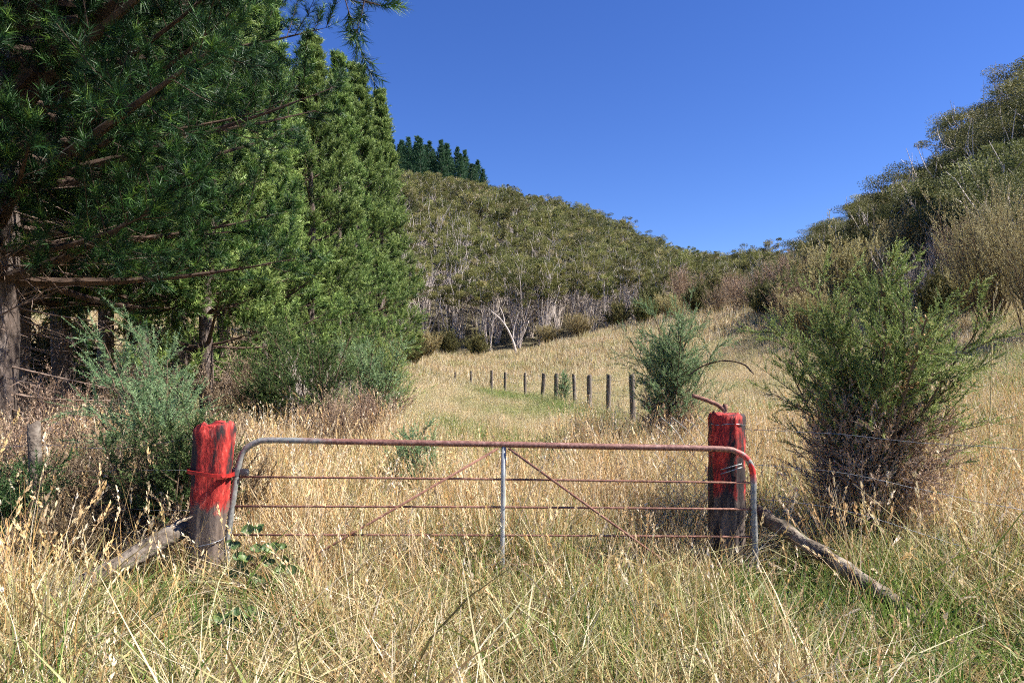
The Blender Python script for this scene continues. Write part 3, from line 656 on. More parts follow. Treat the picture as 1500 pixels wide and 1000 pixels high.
def build_kanuka():
    protos = []
    for i in range(6):
        w, c = kanuka(61 + i, 5.6 + .5 * (i % 3), 1.25 + .15 * (i % 2), 7 + i % 3, 16 + i, 260, .085, .60, stem_r=.042, flat=.55, crf=.5)
        protos.append((mesh_obj_data('trunk', w, [M_kwood], True), mesh_obj_data('crown', c, [M_kan])))
    fused = bpy.data.collections.new('kanuka_forest')
    for i in range(8):
        w, c = kanuka(81 + i, 4.6 + .4 * (i % 3), 1.5, 6, 16 if i < 6 else 26, 150, .12, .52 if i < 6 else .2, stem_r=.052, flat=.6, crf=.5, lenr=(.6, .82))
        fused.objects.link(bpy.data.objects.new('kanuka_forest', mesh_obj_data('kanuka', [q for q in w] + [(a, b, r, 1) for a, b, r, m in c], [M_kwood, M_kan if i < 6 else M_kan_r])))
    rprot = []
    for i in range(5):
        w, c = kanuka(101 + i, 4.4 + .25 * i, 2.6, 9, 46, 420, .07, .12, flat=.45, crf=.40)
        rprot.append((mesh_obj_data('trunk', w, [M_kwood], True), mesh_obj_data('crown', c, [M_kan_r])))
    rng = np.random.default_rng(17)
    pts = []
    for y in np.arange(53, 121, 1.65):
        for x in np.arange(-.32 * y - 6, .52 * y + 4, 1.7):
            xx = x + rng.uniform(-.9, .9); yy = y + rng.uniform(-.9, .9)
            if xx > 14 and yy < 66: continue
            if xx > 26 + (yy - 66) * .3 and yy < 100: continue
            foot = np.interp(xx, [-60, -8, 0, 6.8, 12.5, 17, 24], [54, 53.5, 53.5, 54, 54, 60, 66])
            if yy < foot: continue
            if xx < 4 and 58 < yy < 88 and rng.uniform() < .32: continue
            pts.append((xx, yy))
    pts = np.array(pts); u = 750 + 1000 * pts[:, 0] / pts[:, 1]
    vis = (u > 560); order = np.argsort(pts[:, 1] + 1000 * (~vis)); pts = pts[order]
    NI = 240
    for i in range(NI):
        x, y = pts[i]; a, b = protos[i % 6]; s = rng.uniform(.75, 1.2) * float(np.interp(x, [2, 9, 20], [1, .8, .55]))
        zone = 'front rank of the far hill' if y < 57.5 else 'lower slope of the far hill'
        t = empty('kanuka_tree', (x, y, float(H(x, y)) - .1), 'olive crowned tree with thin pale stems, ' + zone, 'tree', 'scrub trees on the far hill, ' + ('front rank' if y < 57.5 else 'lower slope'), rng.uniform(0, 6.28))
        t.scale = (s, s, s * rng.uniform(.85, 1.1)); link('trunk', a, t); link('crown', b, t)
    rest = pts[NI:]; n = len(rest)
    s = rng.uniform(.75, 1.2, n) * np.where(rest[:, 1] > 96, .82, 1) * np.where(rest[:, 0] > .22 * rest[:, 1], .95, 1)
    scatter('kanuka_forest', fused, z3(rest[:, 0], rest[:, 1], -.1), s, 1.0, 'olive brown scrub forest covering the far hill up to the skyline', 'forest', seed=9, tilt=.05)
    # right-hand hill
    k = 0
    spots = []
    for y in np.arange(20, 112, 2.7):
        for x in np.arange(12, 40, 2.5):
            xx = x + rng.uniform(-1.2, 1.2); yy = y + rng.uniform(-1.4, 1.4); u = 750 + 1000 * xx / yy
            if u > 1620 or u < 1105: continue
            lim = np.interp(yy, [20, 30, 40, 50, 70, 110], [15, 16, 17.5, 19.5, 22, 27])
            if xx < lim: continue
            spots.append((xx, yy))
    spots.sort(key=lambda q: q[1])
    for i, (x, y) in enumerate(spots[:280]):
        a, b = rprot[i % 5]; s = rng.uniform(.55, .95) * float(np.interp(x / y, [.38, .46, .62, .72], [.68, .95, 1, 1.25]))
        z = 'near the crest' if x > 31 else ('on the middle slope' if x > 24 else 'on the lower slope')
        t = empty('hillside_tree', (x, y, float(H(x, y)) - .15), 'spreading dark olive scrub tree of the right hand hill, ' + z, 'tree', 'scrub trees on the right hand hill, ' + z, rng.uniform(0, 6.28))
        t.scale = (s * 1.15, s * 1.15, s); link('trunk', a, t); link('crown', b, t)
    print('kanuka', len(pts), 'right', len(spots))
build_kanuka()

# ------------------------------------------------------------------ shrubs
def twiggy(seed, h=1.8, r=1.0, n1=16, n2=9, n3=7, leafn=3, leaf=.03, lw=.012, up=.3, r1=.014):
    g = np.random.default_rng(seed)
    az = g.uniform(0, 6.28, n1); ln = g.uniform(.05, 1.0, n1) * r / h
    P = np.zeros((n1, 3)); P[:, :2] = g.normal(0, .08 * r, (n1, 2)); P[:, 2] = -.1
    D = nrm(np.stack([np.cos(az) * ln, np.sin(az) * ln, np.ones(n1)], 1)); L = h * g.uniform(.55, .9, n1); C = g.normal(0, .08, D.shape)
    a = tubes(P, D, L, C, r1, r1 * .3, 5, 4)
    p, d, t, i1 = children_of(g, P, D, L, C, n2, .2, 1, .5, .15, up); l2 = h * .33 * (1.15 - .6 * t) * g.uniform(.6, 1.2, len(p)); c2 = g.normal(0, .1, d.shape); c2[:, 2] += .1
    b = tubes(p, d, l2, c2, r1 * .4, r1 * .15, 3, 3)
    q, e, t3, i2 = children_of(g, p, d, l2, c2, n3, .15, 1, .45, .15, up); l3 = .42 * l2[i2] * g.uniform(.6, 1.3, len(q)); c3 = g.normal(0, .08, e.shape)
    tv, tf = needles(q, e, l3, max(.006, r1 * .4), g)
    rn = np.repeat(np.clip(g.normal(.5, .2, len(q)), 0, 1), 3)
    parts = [(tv, tf, rn, 0)]
    if leafn:
        s, sd, ts, i3 = children_of(g, q, e, l3, c3, leafn, .2, 1, .6, .2, .15)
        lv, lf = leaves(s, sd, leaf * g.uniform(.6, 1.4, len(s)), lw, g)
        parts.append((lv, lf, np.repeat(np.clip(rn[::3][i3] + g.normal(0, .15, len(s)), 0, 1), 4), 0))
    return [(a[0], a[1], .5, 0), (b[0], b[1], .5, 0)], parts

def gorse(seed, h=2.0, r=.7, n1=12, n2=12, n3=7, spines=40, sh=.17, spl=.022, spw=.005, dead_to=.4, lean=(0, 0), ragged=.25, cap=9.0):
    """returns stems, green shoots, dead shoots, pods."""
    g = np.random.default_rng(seed)
    az = g.uniform(0, 6.28, n1); ln = g.uniform(.1, 1.0, n1) * r / h
    P = np.zeros((n1, 3)); P[:, :2] = g.normal(0, .06, (n1, 2)); P[:, 2] = -.05
    D = nrm(np.stack([np.cos(az) * ln + lean[0], np.sin(az) * ln + lean[1], np.ones(n1)], 1)); L = h * g.uniform(1 - ragged * 1.6, 1.0, n1); C = g.normal(0, .15, D.shape); C[:, 2] *= .3
    a = tubes(P, D, L, C, .014, .005, 6, 5)
    p, d, t, i1 = children_of(g, P, D, L, C, n2, .06, .98, .85, .2, .12); l2 = h * .25 * (1.15 - .7 * t) * g.uniform(.5, 1.4, len(p)); l2 = np.minimum(l2, cap * g.uniform(.75, 1.1, len(p))); c2 = g.normal(0, .16, d.shape); c2[:, 2] += .12
    b = tubes(p, d, l2, c2, .006, .002, 3, 3)
    q, e, t3, i2 = children_of(g, p, d, l2, c2, n3, .1, 1, .6, .2, .2)
    ep, ee = on_curve(p, d, l2, c2, np.ones(len(p))); tp, te = on_curve(P, D, L, C, np.ones(n1))
    q = np.concatenate([q, ep, tp]); e = nrm(np.concatenate([e, ee, te])); n = len(q); sl = sh * g.uniform(.55, 1.3, n)
    s3 = tubes(q, e, sl, np.zeros_like(e), .0022, .001, 1, 3)
    srand = np.clip(g.normal(.5, .22, n), 0, 1)
    zz = q[:, 2] / h + g.normal(0, .09, n); rr = np.hypot(q[:, 0], q[:, 1]) / r
    dead = zz + .12 * (rr - .5) < dead_to
    ii = np.repeat(np.arange(n), spines); u = g.uniform(0, 1, len(ii)); rad = nrm(np.cross(e[ii], g.normal(size=(len(ii), 3))))
    SD = nrm(rad + e[ii] * .55); SP = q[ii] + e[ii] * (u * sl[ii])[:, None]; SL = spl * (1.25 - .9 * u) * g.uniform(.7, 1.3, len(ii))
    V, F = needles(SP, SD, SL, spw, g); dm = dead[ii]; rr2 = np.clip(srand[ii] + .3 * (u - .5), 0, 1)
    def sub(mask):
        V3 = V.reshape(-1, 3, 3)[mask].reshape(-1, 3); return V3, np.arange(len(V3)).reshape(-1, 3), np.repeat(rr2[mask], 3)
    tv3 = s3[0].reshape(n, -1, 3)
    def subt(mask):
        v = tv3[mask].reshape(-1, 3); m = int(mask.sum()); per = tv3.shape[1]; f0 = s3[1][:3]
        F_ = (np.arange(m)[:, None, None] * per + f0[None]).reshape(-1, 4); return v, F_, .4
    green = [(*sub(~dm), 0), (*subt(~dead), 0)]
    deadp = [(*sub(dm), 0), (*subt(dead), 0)] if dead.any() else None
    return [(a[0], a[1], .5, 0), (b[0], b[1], .5, 0)], green, deadp, (p, d, t, i1)

def place_gorse(args, x, y, label, mat=None, zoff=0, rz=0.0, group=None, pods=0, skirt=None):
    st, gr, dd, br = gorse(**args)
    t = empty('gorse_bush', (x, y, float(H(x, y)) + zoff), label, 'gorse bush', group, rz)
    link('stem', mesh_obj_data('stem', st, [M_twig]), t)
    link('foliage', mesh_obj_data('foliage', gr, [mat or M_gorse]), t)
    if dd: link('dead_growth', mesh_obj_data('dead_growth', dd, [M_gdead]), t)
    if skirt:
        w, c = twiggy(args['seed'] + 7, h=skirt[0], r=skirt[1], n1=30, n2=11, n3=10, leafn=4, leaf=.035, lw=.011, r1=.007, up=.1)
        link('dead_growth', mesh_obj_data('dead_growth', c, [M_gdead]), t)
    if pods:
        g = np.random.default_rng(args['seed'] + 1); p = br[0]; h = args['h']
        k = p[(p[:, 2] > .5 * h)]; c = k[g.integers(0, len(k), 60)]
        c = c[(c[:, 0] > -.35) & (c[:, 0] < .35)]
        q = np.repeat(c, pods, 0) + g.normal(0, .045, (len(c) * pods, 3)); d = nrm(g.normal(size=q.shape))
        V, F = leaves(q, d, .028, .016, g); tag(link('seed_pod', mesh_obj_data('seed_pod', [(V, F, np.repeat(g.uniform(0, 1, len(q)), 4), 0)], [M_pod]), t), kind='stuff')
    return t

def build_shrubs():
    place_gorse(dict(seed=301, h=2.3, r=.60, n1=24, n2=30, n3=11, cap=.42, spines=40, sh=.15, spw=.006, dead_to=.5, ragged=.32), 2.85, 5.45,
                'big gorse bush right of the gate, green on top and dead brown below', pods=16, skirt=(1.3, .68))
    place_gorse(dict(seed=302, h=2.2, r=.5, n1=18, n2=20, n3=9, spines=36, sh=.17, spl=.026, spw=.007, dead_to=.30), 2.35, 9.9,
                'upright blue green gorse bush at the near end of the old post fence', M_gorse_b, skirt=(1.0, .45))
    place_gorse(dict(seed=303, h=1.75, r=.75, n1=12, n2=14, n3=5, spines=44, sh=.26, spl=.036, spw=.0065, dead_to=.3), -3.35, 6.4,
                'blue green gorse bush behind the left hand red post', M_gorse_b)
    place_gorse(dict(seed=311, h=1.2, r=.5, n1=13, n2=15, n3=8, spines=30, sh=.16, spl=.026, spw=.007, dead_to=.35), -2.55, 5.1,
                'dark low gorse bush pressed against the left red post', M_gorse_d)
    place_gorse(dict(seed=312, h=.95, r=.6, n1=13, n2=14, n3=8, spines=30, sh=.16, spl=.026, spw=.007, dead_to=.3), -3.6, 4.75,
                'dark low gorse bush added in the dry grass near the left edge', M_gorse_d)  # added bush, deepens the shade at the lower left
    # small ones
    place_gorse(dict(seed=304, h=.95, r=.35, n1=8, n2=9, n3=6, spines=30, sh=.14, spl=.026, spw=.007, dead_to=.1), -1.05, 7.4,
                'small dark gorse seedling in the grass of the track', M_gorse_b)
    place_gorse(dict(seed=305, h=1.0, r=.45, n1=8, n2=8, n3=5, spines=26, sh=.16, spl=.03, spw=.01, dead_to=.1), 1.5, 19.3,
                'low gorse bush growing between the old fence posts', M_gorse_b)
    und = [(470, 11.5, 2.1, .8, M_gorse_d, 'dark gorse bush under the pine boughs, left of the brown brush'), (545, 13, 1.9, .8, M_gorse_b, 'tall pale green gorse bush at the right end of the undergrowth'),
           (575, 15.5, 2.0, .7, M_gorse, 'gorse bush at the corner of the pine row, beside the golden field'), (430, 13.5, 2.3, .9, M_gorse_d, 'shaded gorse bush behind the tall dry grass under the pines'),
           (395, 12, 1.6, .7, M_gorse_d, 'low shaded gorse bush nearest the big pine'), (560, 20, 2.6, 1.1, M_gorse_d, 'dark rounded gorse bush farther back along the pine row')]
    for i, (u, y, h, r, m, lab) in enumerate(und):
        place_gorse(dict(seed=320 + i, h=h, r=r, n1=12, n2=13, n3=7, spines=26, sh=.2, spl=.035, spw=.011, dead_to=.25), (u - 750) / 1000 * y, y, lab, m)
    P = {}
    def proto(key, mat, **kw):
        w, c = twiggy(**kw); P[key] = (mesh_obj_data('stem', w, [M_kwood if key == 'grey' else M_twig]), mesh_obj_data('foliage', c, [mat]))
    proto('broom', M_broom, seed=401, h=1.9, r=1.5, n1=30, n2=12, n3=9, leafn=7, leaf=.05, lw=.016)
    proto('brown', M_brownb, seed=402, h=1.9, r=1.3, n1=26, n2=12, n3=9, leafn=2, leaf=.04, lw=.014)
    proto('grey', M_greyb, seed=403, h=1.6, r=1.2, n1=26, n2=11, n3=8, leafn=0)
    proto('green', M_kan_r, seed=404, h=1.8, r=1.5, n1=26, n2=12, n3=8, leafn=6, leaf=.07, lw=.03)
    proto('tallb', M_broom, seed=405, h=3.2, r=1.6, n1=30, n2=14, n3=10, leafn=3, leaf=.045, lw=.015, up=.5)
    proto('near', M_shadeb, seed=406, h=1.0, r=.8, n1=44, n2=14, n3=11, leafn=2, leaf=.03, lw=.008, r1=.006)
    def shrub(key, u, y, s, label, rz=0, sz=1.0):
        x = (u - 750) / 1000 * y; t = empty('shrub', (x, y, float(H(x, y)) - .05), label, 'shrub', None, rz); t.scale = (s, s, s * sz)
        link('stem', P[key][0], t); link('foliage', P[key][1], t)
    for a in [
        ('broom', 1240, 26, 1.75, 'large rounded olive brown shrub on the right hand slope'),
        ('green', 945, 50, 1.25, 'olive shrub low at the meadow edge below the far hill, left of the middle'),
        ('broom', 985, 47.5, 1.2, 'khaki shrub standing out from the scrub edge into the dry meadow'),
        ('green', 1025, 45.5, 1.3, 'round dark shrub at the upper meadow edge, left of the brown ones'),
        ('brown', 1052, 42, 1.1, 'small russet shrub on the upper meadow edge'),
        ('brown', 1088, 38, 1.2, 'russet shrub at the top of the meadow beside the shaded bank'),
        ('green', 1118, 34, 1.1, 'dark shrub shading the bank at the top of the meadow'),
        ('green', 1160, 31, 1.3, 'broad olive shrub over the shaded bank'),
        ('green', 1290, 22, .95, 'low dark shrub behind the gorse bush on the slope'),
        ('green', 1370, 20, .9, 'low green shrub below the grey dead one'),
        ('broom', 1330, 29, 1.5, 'khaki shrub above the grey leafless dead one'),
        ('broom', 1185, 23.5, 1.15, 'shaggy khaki shrub low on the slope, left of the large rounded one'),
        ('brown', 1165, 28, 1.25, 'rust brown shrub just above the shaded bank'),
        ('green', 1215, 29, 1.3, 'dark green shrub over the shaded bank, behind the large rounded one'),
        ('broom', 1420, 19, .85, 'low pale twiggy shrub on the slope right of the gorse bush'),
        ('broom', 1200, 33, 1.3, 'smaller olive shrub behind and left of the large rounded one'),
        ('brown', 1150, 38, 1.5, 'reddish brown shrub at the top of the grass slope'),
        ('brown', 1122, 42, 1.2, 'feathery brown shrub left of the reddish one at the grass edge'),
        ('grey', 1335, 23, 1.45, 'grey leafless dead shrub right of the large rounded one'),
        ('grey', 1385, 26, 1.3, 'pale dead shrub in the shade below the dark trees'),
        ('tallb', 1455, 17.5, 1.2, 'tall open golden brown shrub at the right edge of the picture'),
        ('tallb', 1525, 15.5, 1.1, 'tall twiggy shrub cut by the right edge of the picture'),
        ('grey', 1500, 19, 1.5, 'greyish dead shrub between the tall brown ones at the right edge'),
        ('green', 1395, 33, 2.0, 'dark green dense shrub behind the pale dead one'),
        ('green', 1300, 34, 1.8, 'mid green shrub above the large rounded one'),
        ('brown', 1420, 22, 1.3, 'brown twiggy shrub left of the tall golden one'),
        ('green', 1050, 55, 1.6, 'dark green shrub at the foot of the far hill, right part'),
        ('brown', 1000, 54, 2.1, 'large feathery brown shrub at the foot of the far hill'),
        ('brown', 1075, 49, 1.4, 'brown shrub at the top edge of the meadow'),
        ('green', 955, 54, 1.7, 'round green shrub left of the large feathery brown one'),
        ('green', 905, 54, 1.3, 'low olive shrub where the meadow meets the hill'),
        ('broom', 845, 53, 1.2, 'pale brown low shrub right of the white stemmed trees'),
        ('broom', 800, 53, 1.0, 'low khaki shrub just right of the leaning white trunk'),
        ('green', 700, 51.5, 1.1, 'bushy olive shrub left of the leaning white trunk'),
        ('green', 655, 51.5, 1.25, 'rounded green shrub at the foot of the far hill, left part'),
        ('broom', 620, 49, 1.3, 'brownish shrub at the left end of the hill foot'),
        ('green', 600, 44, 1.3, 'green shrub behind the corner of the pine row'),
        ('grey', 1455, 30, 1.7, 'pale bare dead shrub high on the right hand hill'),
        ('grey', 1350, 36, 1.6, 'pale bare dead shrub halfway up the right hand hill'),
        ('brown', 530, 10.2, .62, 'low dead brown brush left of the track'),
        ('brown', 485, 9.6, .58, 'dead brown brush behind the tall dry grass'),
        ('grey', 462, 12.4, 1.1, 'pale grey heap of dead branches under the pine boughs'),
        ('brown', 350, 13, .9, 'dry brown undergrowth in the shade of the pines'),
        ('green', 300, 22, 1.2, 'sunlit green shrub seen through the gap under the pines'),
        ('green', 240, 24, 1.4, 'bright shrub behind the trunks at the left'),
        ('green', 120, 22, 1.3, 'leafy shrub between the two left hand trunks'),
        ('brown', 25, 6.6, .62, 'tangled brown brush at the left edge in front of the pines'),
        ('brown', 120, 7.6, .6, 'brown brush between the left edge and the blue green gorse bush'),
        ('brown', 345, 8.4, .5, 'low brown brush behind the gate hinge among tall grass'),
        ('brown', 65, 9.6, .75, 'dull brown brush added to darken the foot of the left hand pine trunks'),  # added with the next two to stand in for shade on the wood floor
        ('green', 125, 14.5, .75, 'dark leafy shrub added to darken the floor under the pines'),
        ('brown', 200, 11, .8, 'brown dead brush added to darken the floor behind the blue green gorse bush'),
        ('green', 60, 19, 1.2, 'green shrub beyond the two left hand trunks'),
        ('green', 395, 27, 1.6, 'green shrub deep in the plantation gap'),
        ]:
        shrub(*a, rz=a[1] * .7)
    for i, (xx, yy, ss, lab) in enumerate([(-3.35, 5.5, 1.0, 'dark tangle of dead twigs in front of the blue green gorse bush'), (-2.5, 5.6, .95, 'brown twiggy scrub directly behind the left red post'), (-4.3, 5.6, .75, 'dry brown scrub among tall grass near the left edge'), (-3.0, 4.75, .7, 'low dead brush over the half buried log')]):
        t = empty('shrub', (xx, yy, float(H(xx, yy))), lab, 'shrub', None, i * 2.0); t.scale = (ss, ss, ss)
        link('stem', P['near'][0], t); link('foliage', P['near'][1], t)
    t = empty('shrub', (-2.75, 5.35, float(H(-2.75, 5.35))), 'dead brown twiggy scrub tangled in the wire left of the red post', 'shrub')
    link('stem', P['near'][0], t); link('foliage', P['near'][1], t)
build_shrubs()

# the leaning white trunk in front of the far hill
def build_snag():
    b = px(757, 523, 50.5); b[2] = float(H(b[0], b[1])) - .1
    t = empty('bare_tree', tuple(b), 'leaning forked white trunk of a bare tree at the edge of the field', 'tree')
    pts = [(0, 0, 0), (-.15, 0, .9), (-.45, 0, 1.8), (-1.1, .1, 2.9), (-1.9, .1, 3.6)]
    link('trunk', tube_mesh('trunk', smooth_path(pts, 4), np.linspace(.13, .04, 17), M_kwood, 7), t)
    for q in ([(-.3, 0, 1.5), (-.2, 0, 2.4), (.1, 0, 3.4)], [(-.9, .1, 2.6), (-1.0, .1, 3.3), (-1.3, .1, 4.0)], [(-.1, 0, .9), (.5, 0, 1.9), (.9, 0, 2.9)]):
        link('limb', tube_mesh('limb', smooth_path(q, 4), np.linspace(.07, .02, 9), M_kwood, 6), t)
build_snag()

# ------------------------------------------------------------------ the gate
GY = 4.67
def build_gate():
    root = empty('farm_gate', (0, GY, 0), 'rusty tubular steel farm gate with round corners hung between two red posts', 'gate')
    def gp(u, v): p = px(u, v, GY); return (p[0], 0, p[2])
    frame = [gp(330, 868), gp(333, 800), gp(343, 720), gp(350, 680), gp(358, 660), gp(375, 648), gp(400, 644.5), gp(520, 647), gp(700, 650), gp(900, 654), gp(1050, 657), gp(1080, 662),
             gp(1096, 674), gp(1103, 695), gp(1104, 740), gp(1106, 800), gp(1108, 880)]
    link('frame', tube_mesh('frame', smooth_path(frame, 8), .0205, M_steel, 14), root)
    link('upright', tube_mesh('upright', [gp(738, 654), gp(737, 700), gp(736, 800), gp(735, 872)], .0165, M_galv, 12), root)
    def rail(p, q, r=.0075): link('rail', tube_mesh('rail', smooth_path([p, ((p[0] + q[0]) / 2, 0.0, (p[2] + q[2]) / 2 + .004), q], 4), r, M_rust, 8), root)
    rows = [(698, 707), (741, 745.5), (783, 786), (826, 829), (868, 870)]
    xl = [347, 339, 335, 333, 331]; xr = [1103, 1104, 1105, 1106, 1107]
    for (a, b), l, r in zip(rows, xl, xr): rail(gp(l, a), gp(r, b))
    p = gp(730, 656); q = gp(462, 812); link('brace', tube_mesh('brace', [(p[0], -.014, p[2]), (q[0], -.014, q[2]), (gp(345, 868)[0], -.014, gp(345, 868)[2])], .008, M_rust, 8), root)
    p = gp(745, 656); q = gp(948, 803); e = gp(1040, 868); link('brace', tube_mesh('brace', [(p[0], -.014, p[2]), (q[0], -.014, q[2]), (e[0], -.014, e[2])], .008, M_rust, 8), root)
    # hinge collar round the tube
    c = gp(346, 691)
    col = path_tube([(c[0] - .002, 0, c[2] - .024), (c[0], 0, c[2]), (c[0] + .004, 0, c[2] + .024)], .027, 14, False)
    V = [col[0]]; F = [f for f in col[1]]
    me = bpy.data.meshes.new('hinge_collar'); me.from_pydata([tuple(v) for v in col[0]], [], F); me.materials.append(M_darksteel); me.update()
    o = link('hinge_collar', me, root); sol = o.modifiers.new('thick', 'SOLIDIFY'); sol.thickness = .005
    for sgn in (-1, 1):
        link('hinge_lug', box_mesh('hinge_lug', (c[0] + sgn * .055, -.006, c[2]), (.065, .008, .046), M_darksteel, .003), root)
    link('bolt', tube_mesh('bolt', [(c[0] + .075, -.022, c[2]), (c[0] + .075, .016, c[2])], .011, M_darksteel, 6, False), root)
    # wire ties where rods meet the frame
    w = gp(421, 648)
    link('wire_tie', tube_mesh('wire_tie', [(w[0] + .0235 * math.sin(a) * .3 + .008 * a / 6, .0235 * math.cos(a), w[2] + .0235 * math.sin(a)) for a in np.linspace(0, 12, 30)], .0016, M_rust, 5), root)

def box_mesh(name, c, s, mat, bev=.004, rot=0.0):
    import bmesh
    bm = bmesh.new(); bmesh.ops.create_cube(bm, size=1)
    for v in bm.verts: v.co = (v.co.x * s[0], v.co.y * s[1], v.co.z * s[2])
    bmesh.ops.bevel(bm, geom=list(bm.edges), offset=bev, segments=2, affect='EDGES')
    for v in bm.verts:
        x, z = v.co.x, v.co.z; v.co.x = x * math.cos(rot) - z * math.sin(rot) + c[0]; v.co.z = x * math.sin(rot) + z * math.cos(rot) + c[2]; v.co.y += c[1]
    me = bpy.data.meshes.new(name); bm.to_mesh(me); bm.free(); me.materials.append(mat); return me
M_darksteel = noise_mat('dark_steel', [(.3, (.07, .07, .075)), (.7, (.17, .17, .18))], 20, rough=.55, bump=.3, metal=.4, dist=.003)
M_redsteel = noise_mat('red_painted_strap', [(.3, (.16, .01, .01)), (.6, (.42, .025, .02)), (.8, (.1, .04, .04))], 20, rough=.5, bump=.3, dist=.003)
build_gate()

def post_mesh(name, zs, half, cx, cy, mat, n=20, square=.0, amp=.01, seed=0, top_slope=0.0):
    """vertical post whose section blends round and square; half/cx/cy per z."""
    g = np.random.default_rng(seed); V = []; F = []
    a = np.arange(n) * 2 * np.pi / n; rough_a = g.normal(0, 1, n) * amp
    for k, z in enumerate(zs):
        c, s = np.cos(a), np.sin(a); sq = 1 / np.maximum(np.abs(c), np.abs(s)); rr = (1 - square) + square * np.minimum(sq, 1.25)
        r = rr + (rough_a + g.normal(0, amp * .35, n)) / half[k][0]
        for j in range(n):
            zz = z + (top_slope * c[j] * half[k][0] if k >= len(zs) - 2 else 0)
            V.append((cx[k] + half[k][0] * r[j] * c[j], cy[k] + half[k][1] * r[j] * s[j], zz))
    m = len(zs); jag = g.normal(0, 1, n) * (amp * 1.3); V = [(v[0], v[1], v[2] + (jag[i % n] if i >= (m - 2) * n else 0)) for i, v in enumerate(V)]
    for k in range(m - 1):
        for j in range(n): j2 = (j + 1) % n; F.append((k * n + j, k * n + j2, (k + 1) * n + j2, (k + 1) * n + j))
    F.append(tuple((m - 1) * n + j for j in range(n)))
    me = bpy.data.meshes.new(name); me.from_pydata(V, [], F); me.materials.append(mat)
    me.polygons.foreach_set('use_smooth', np.full(len(me.polygons), True)); me.polygons[-1].use_smooth = False; me.update(); return me

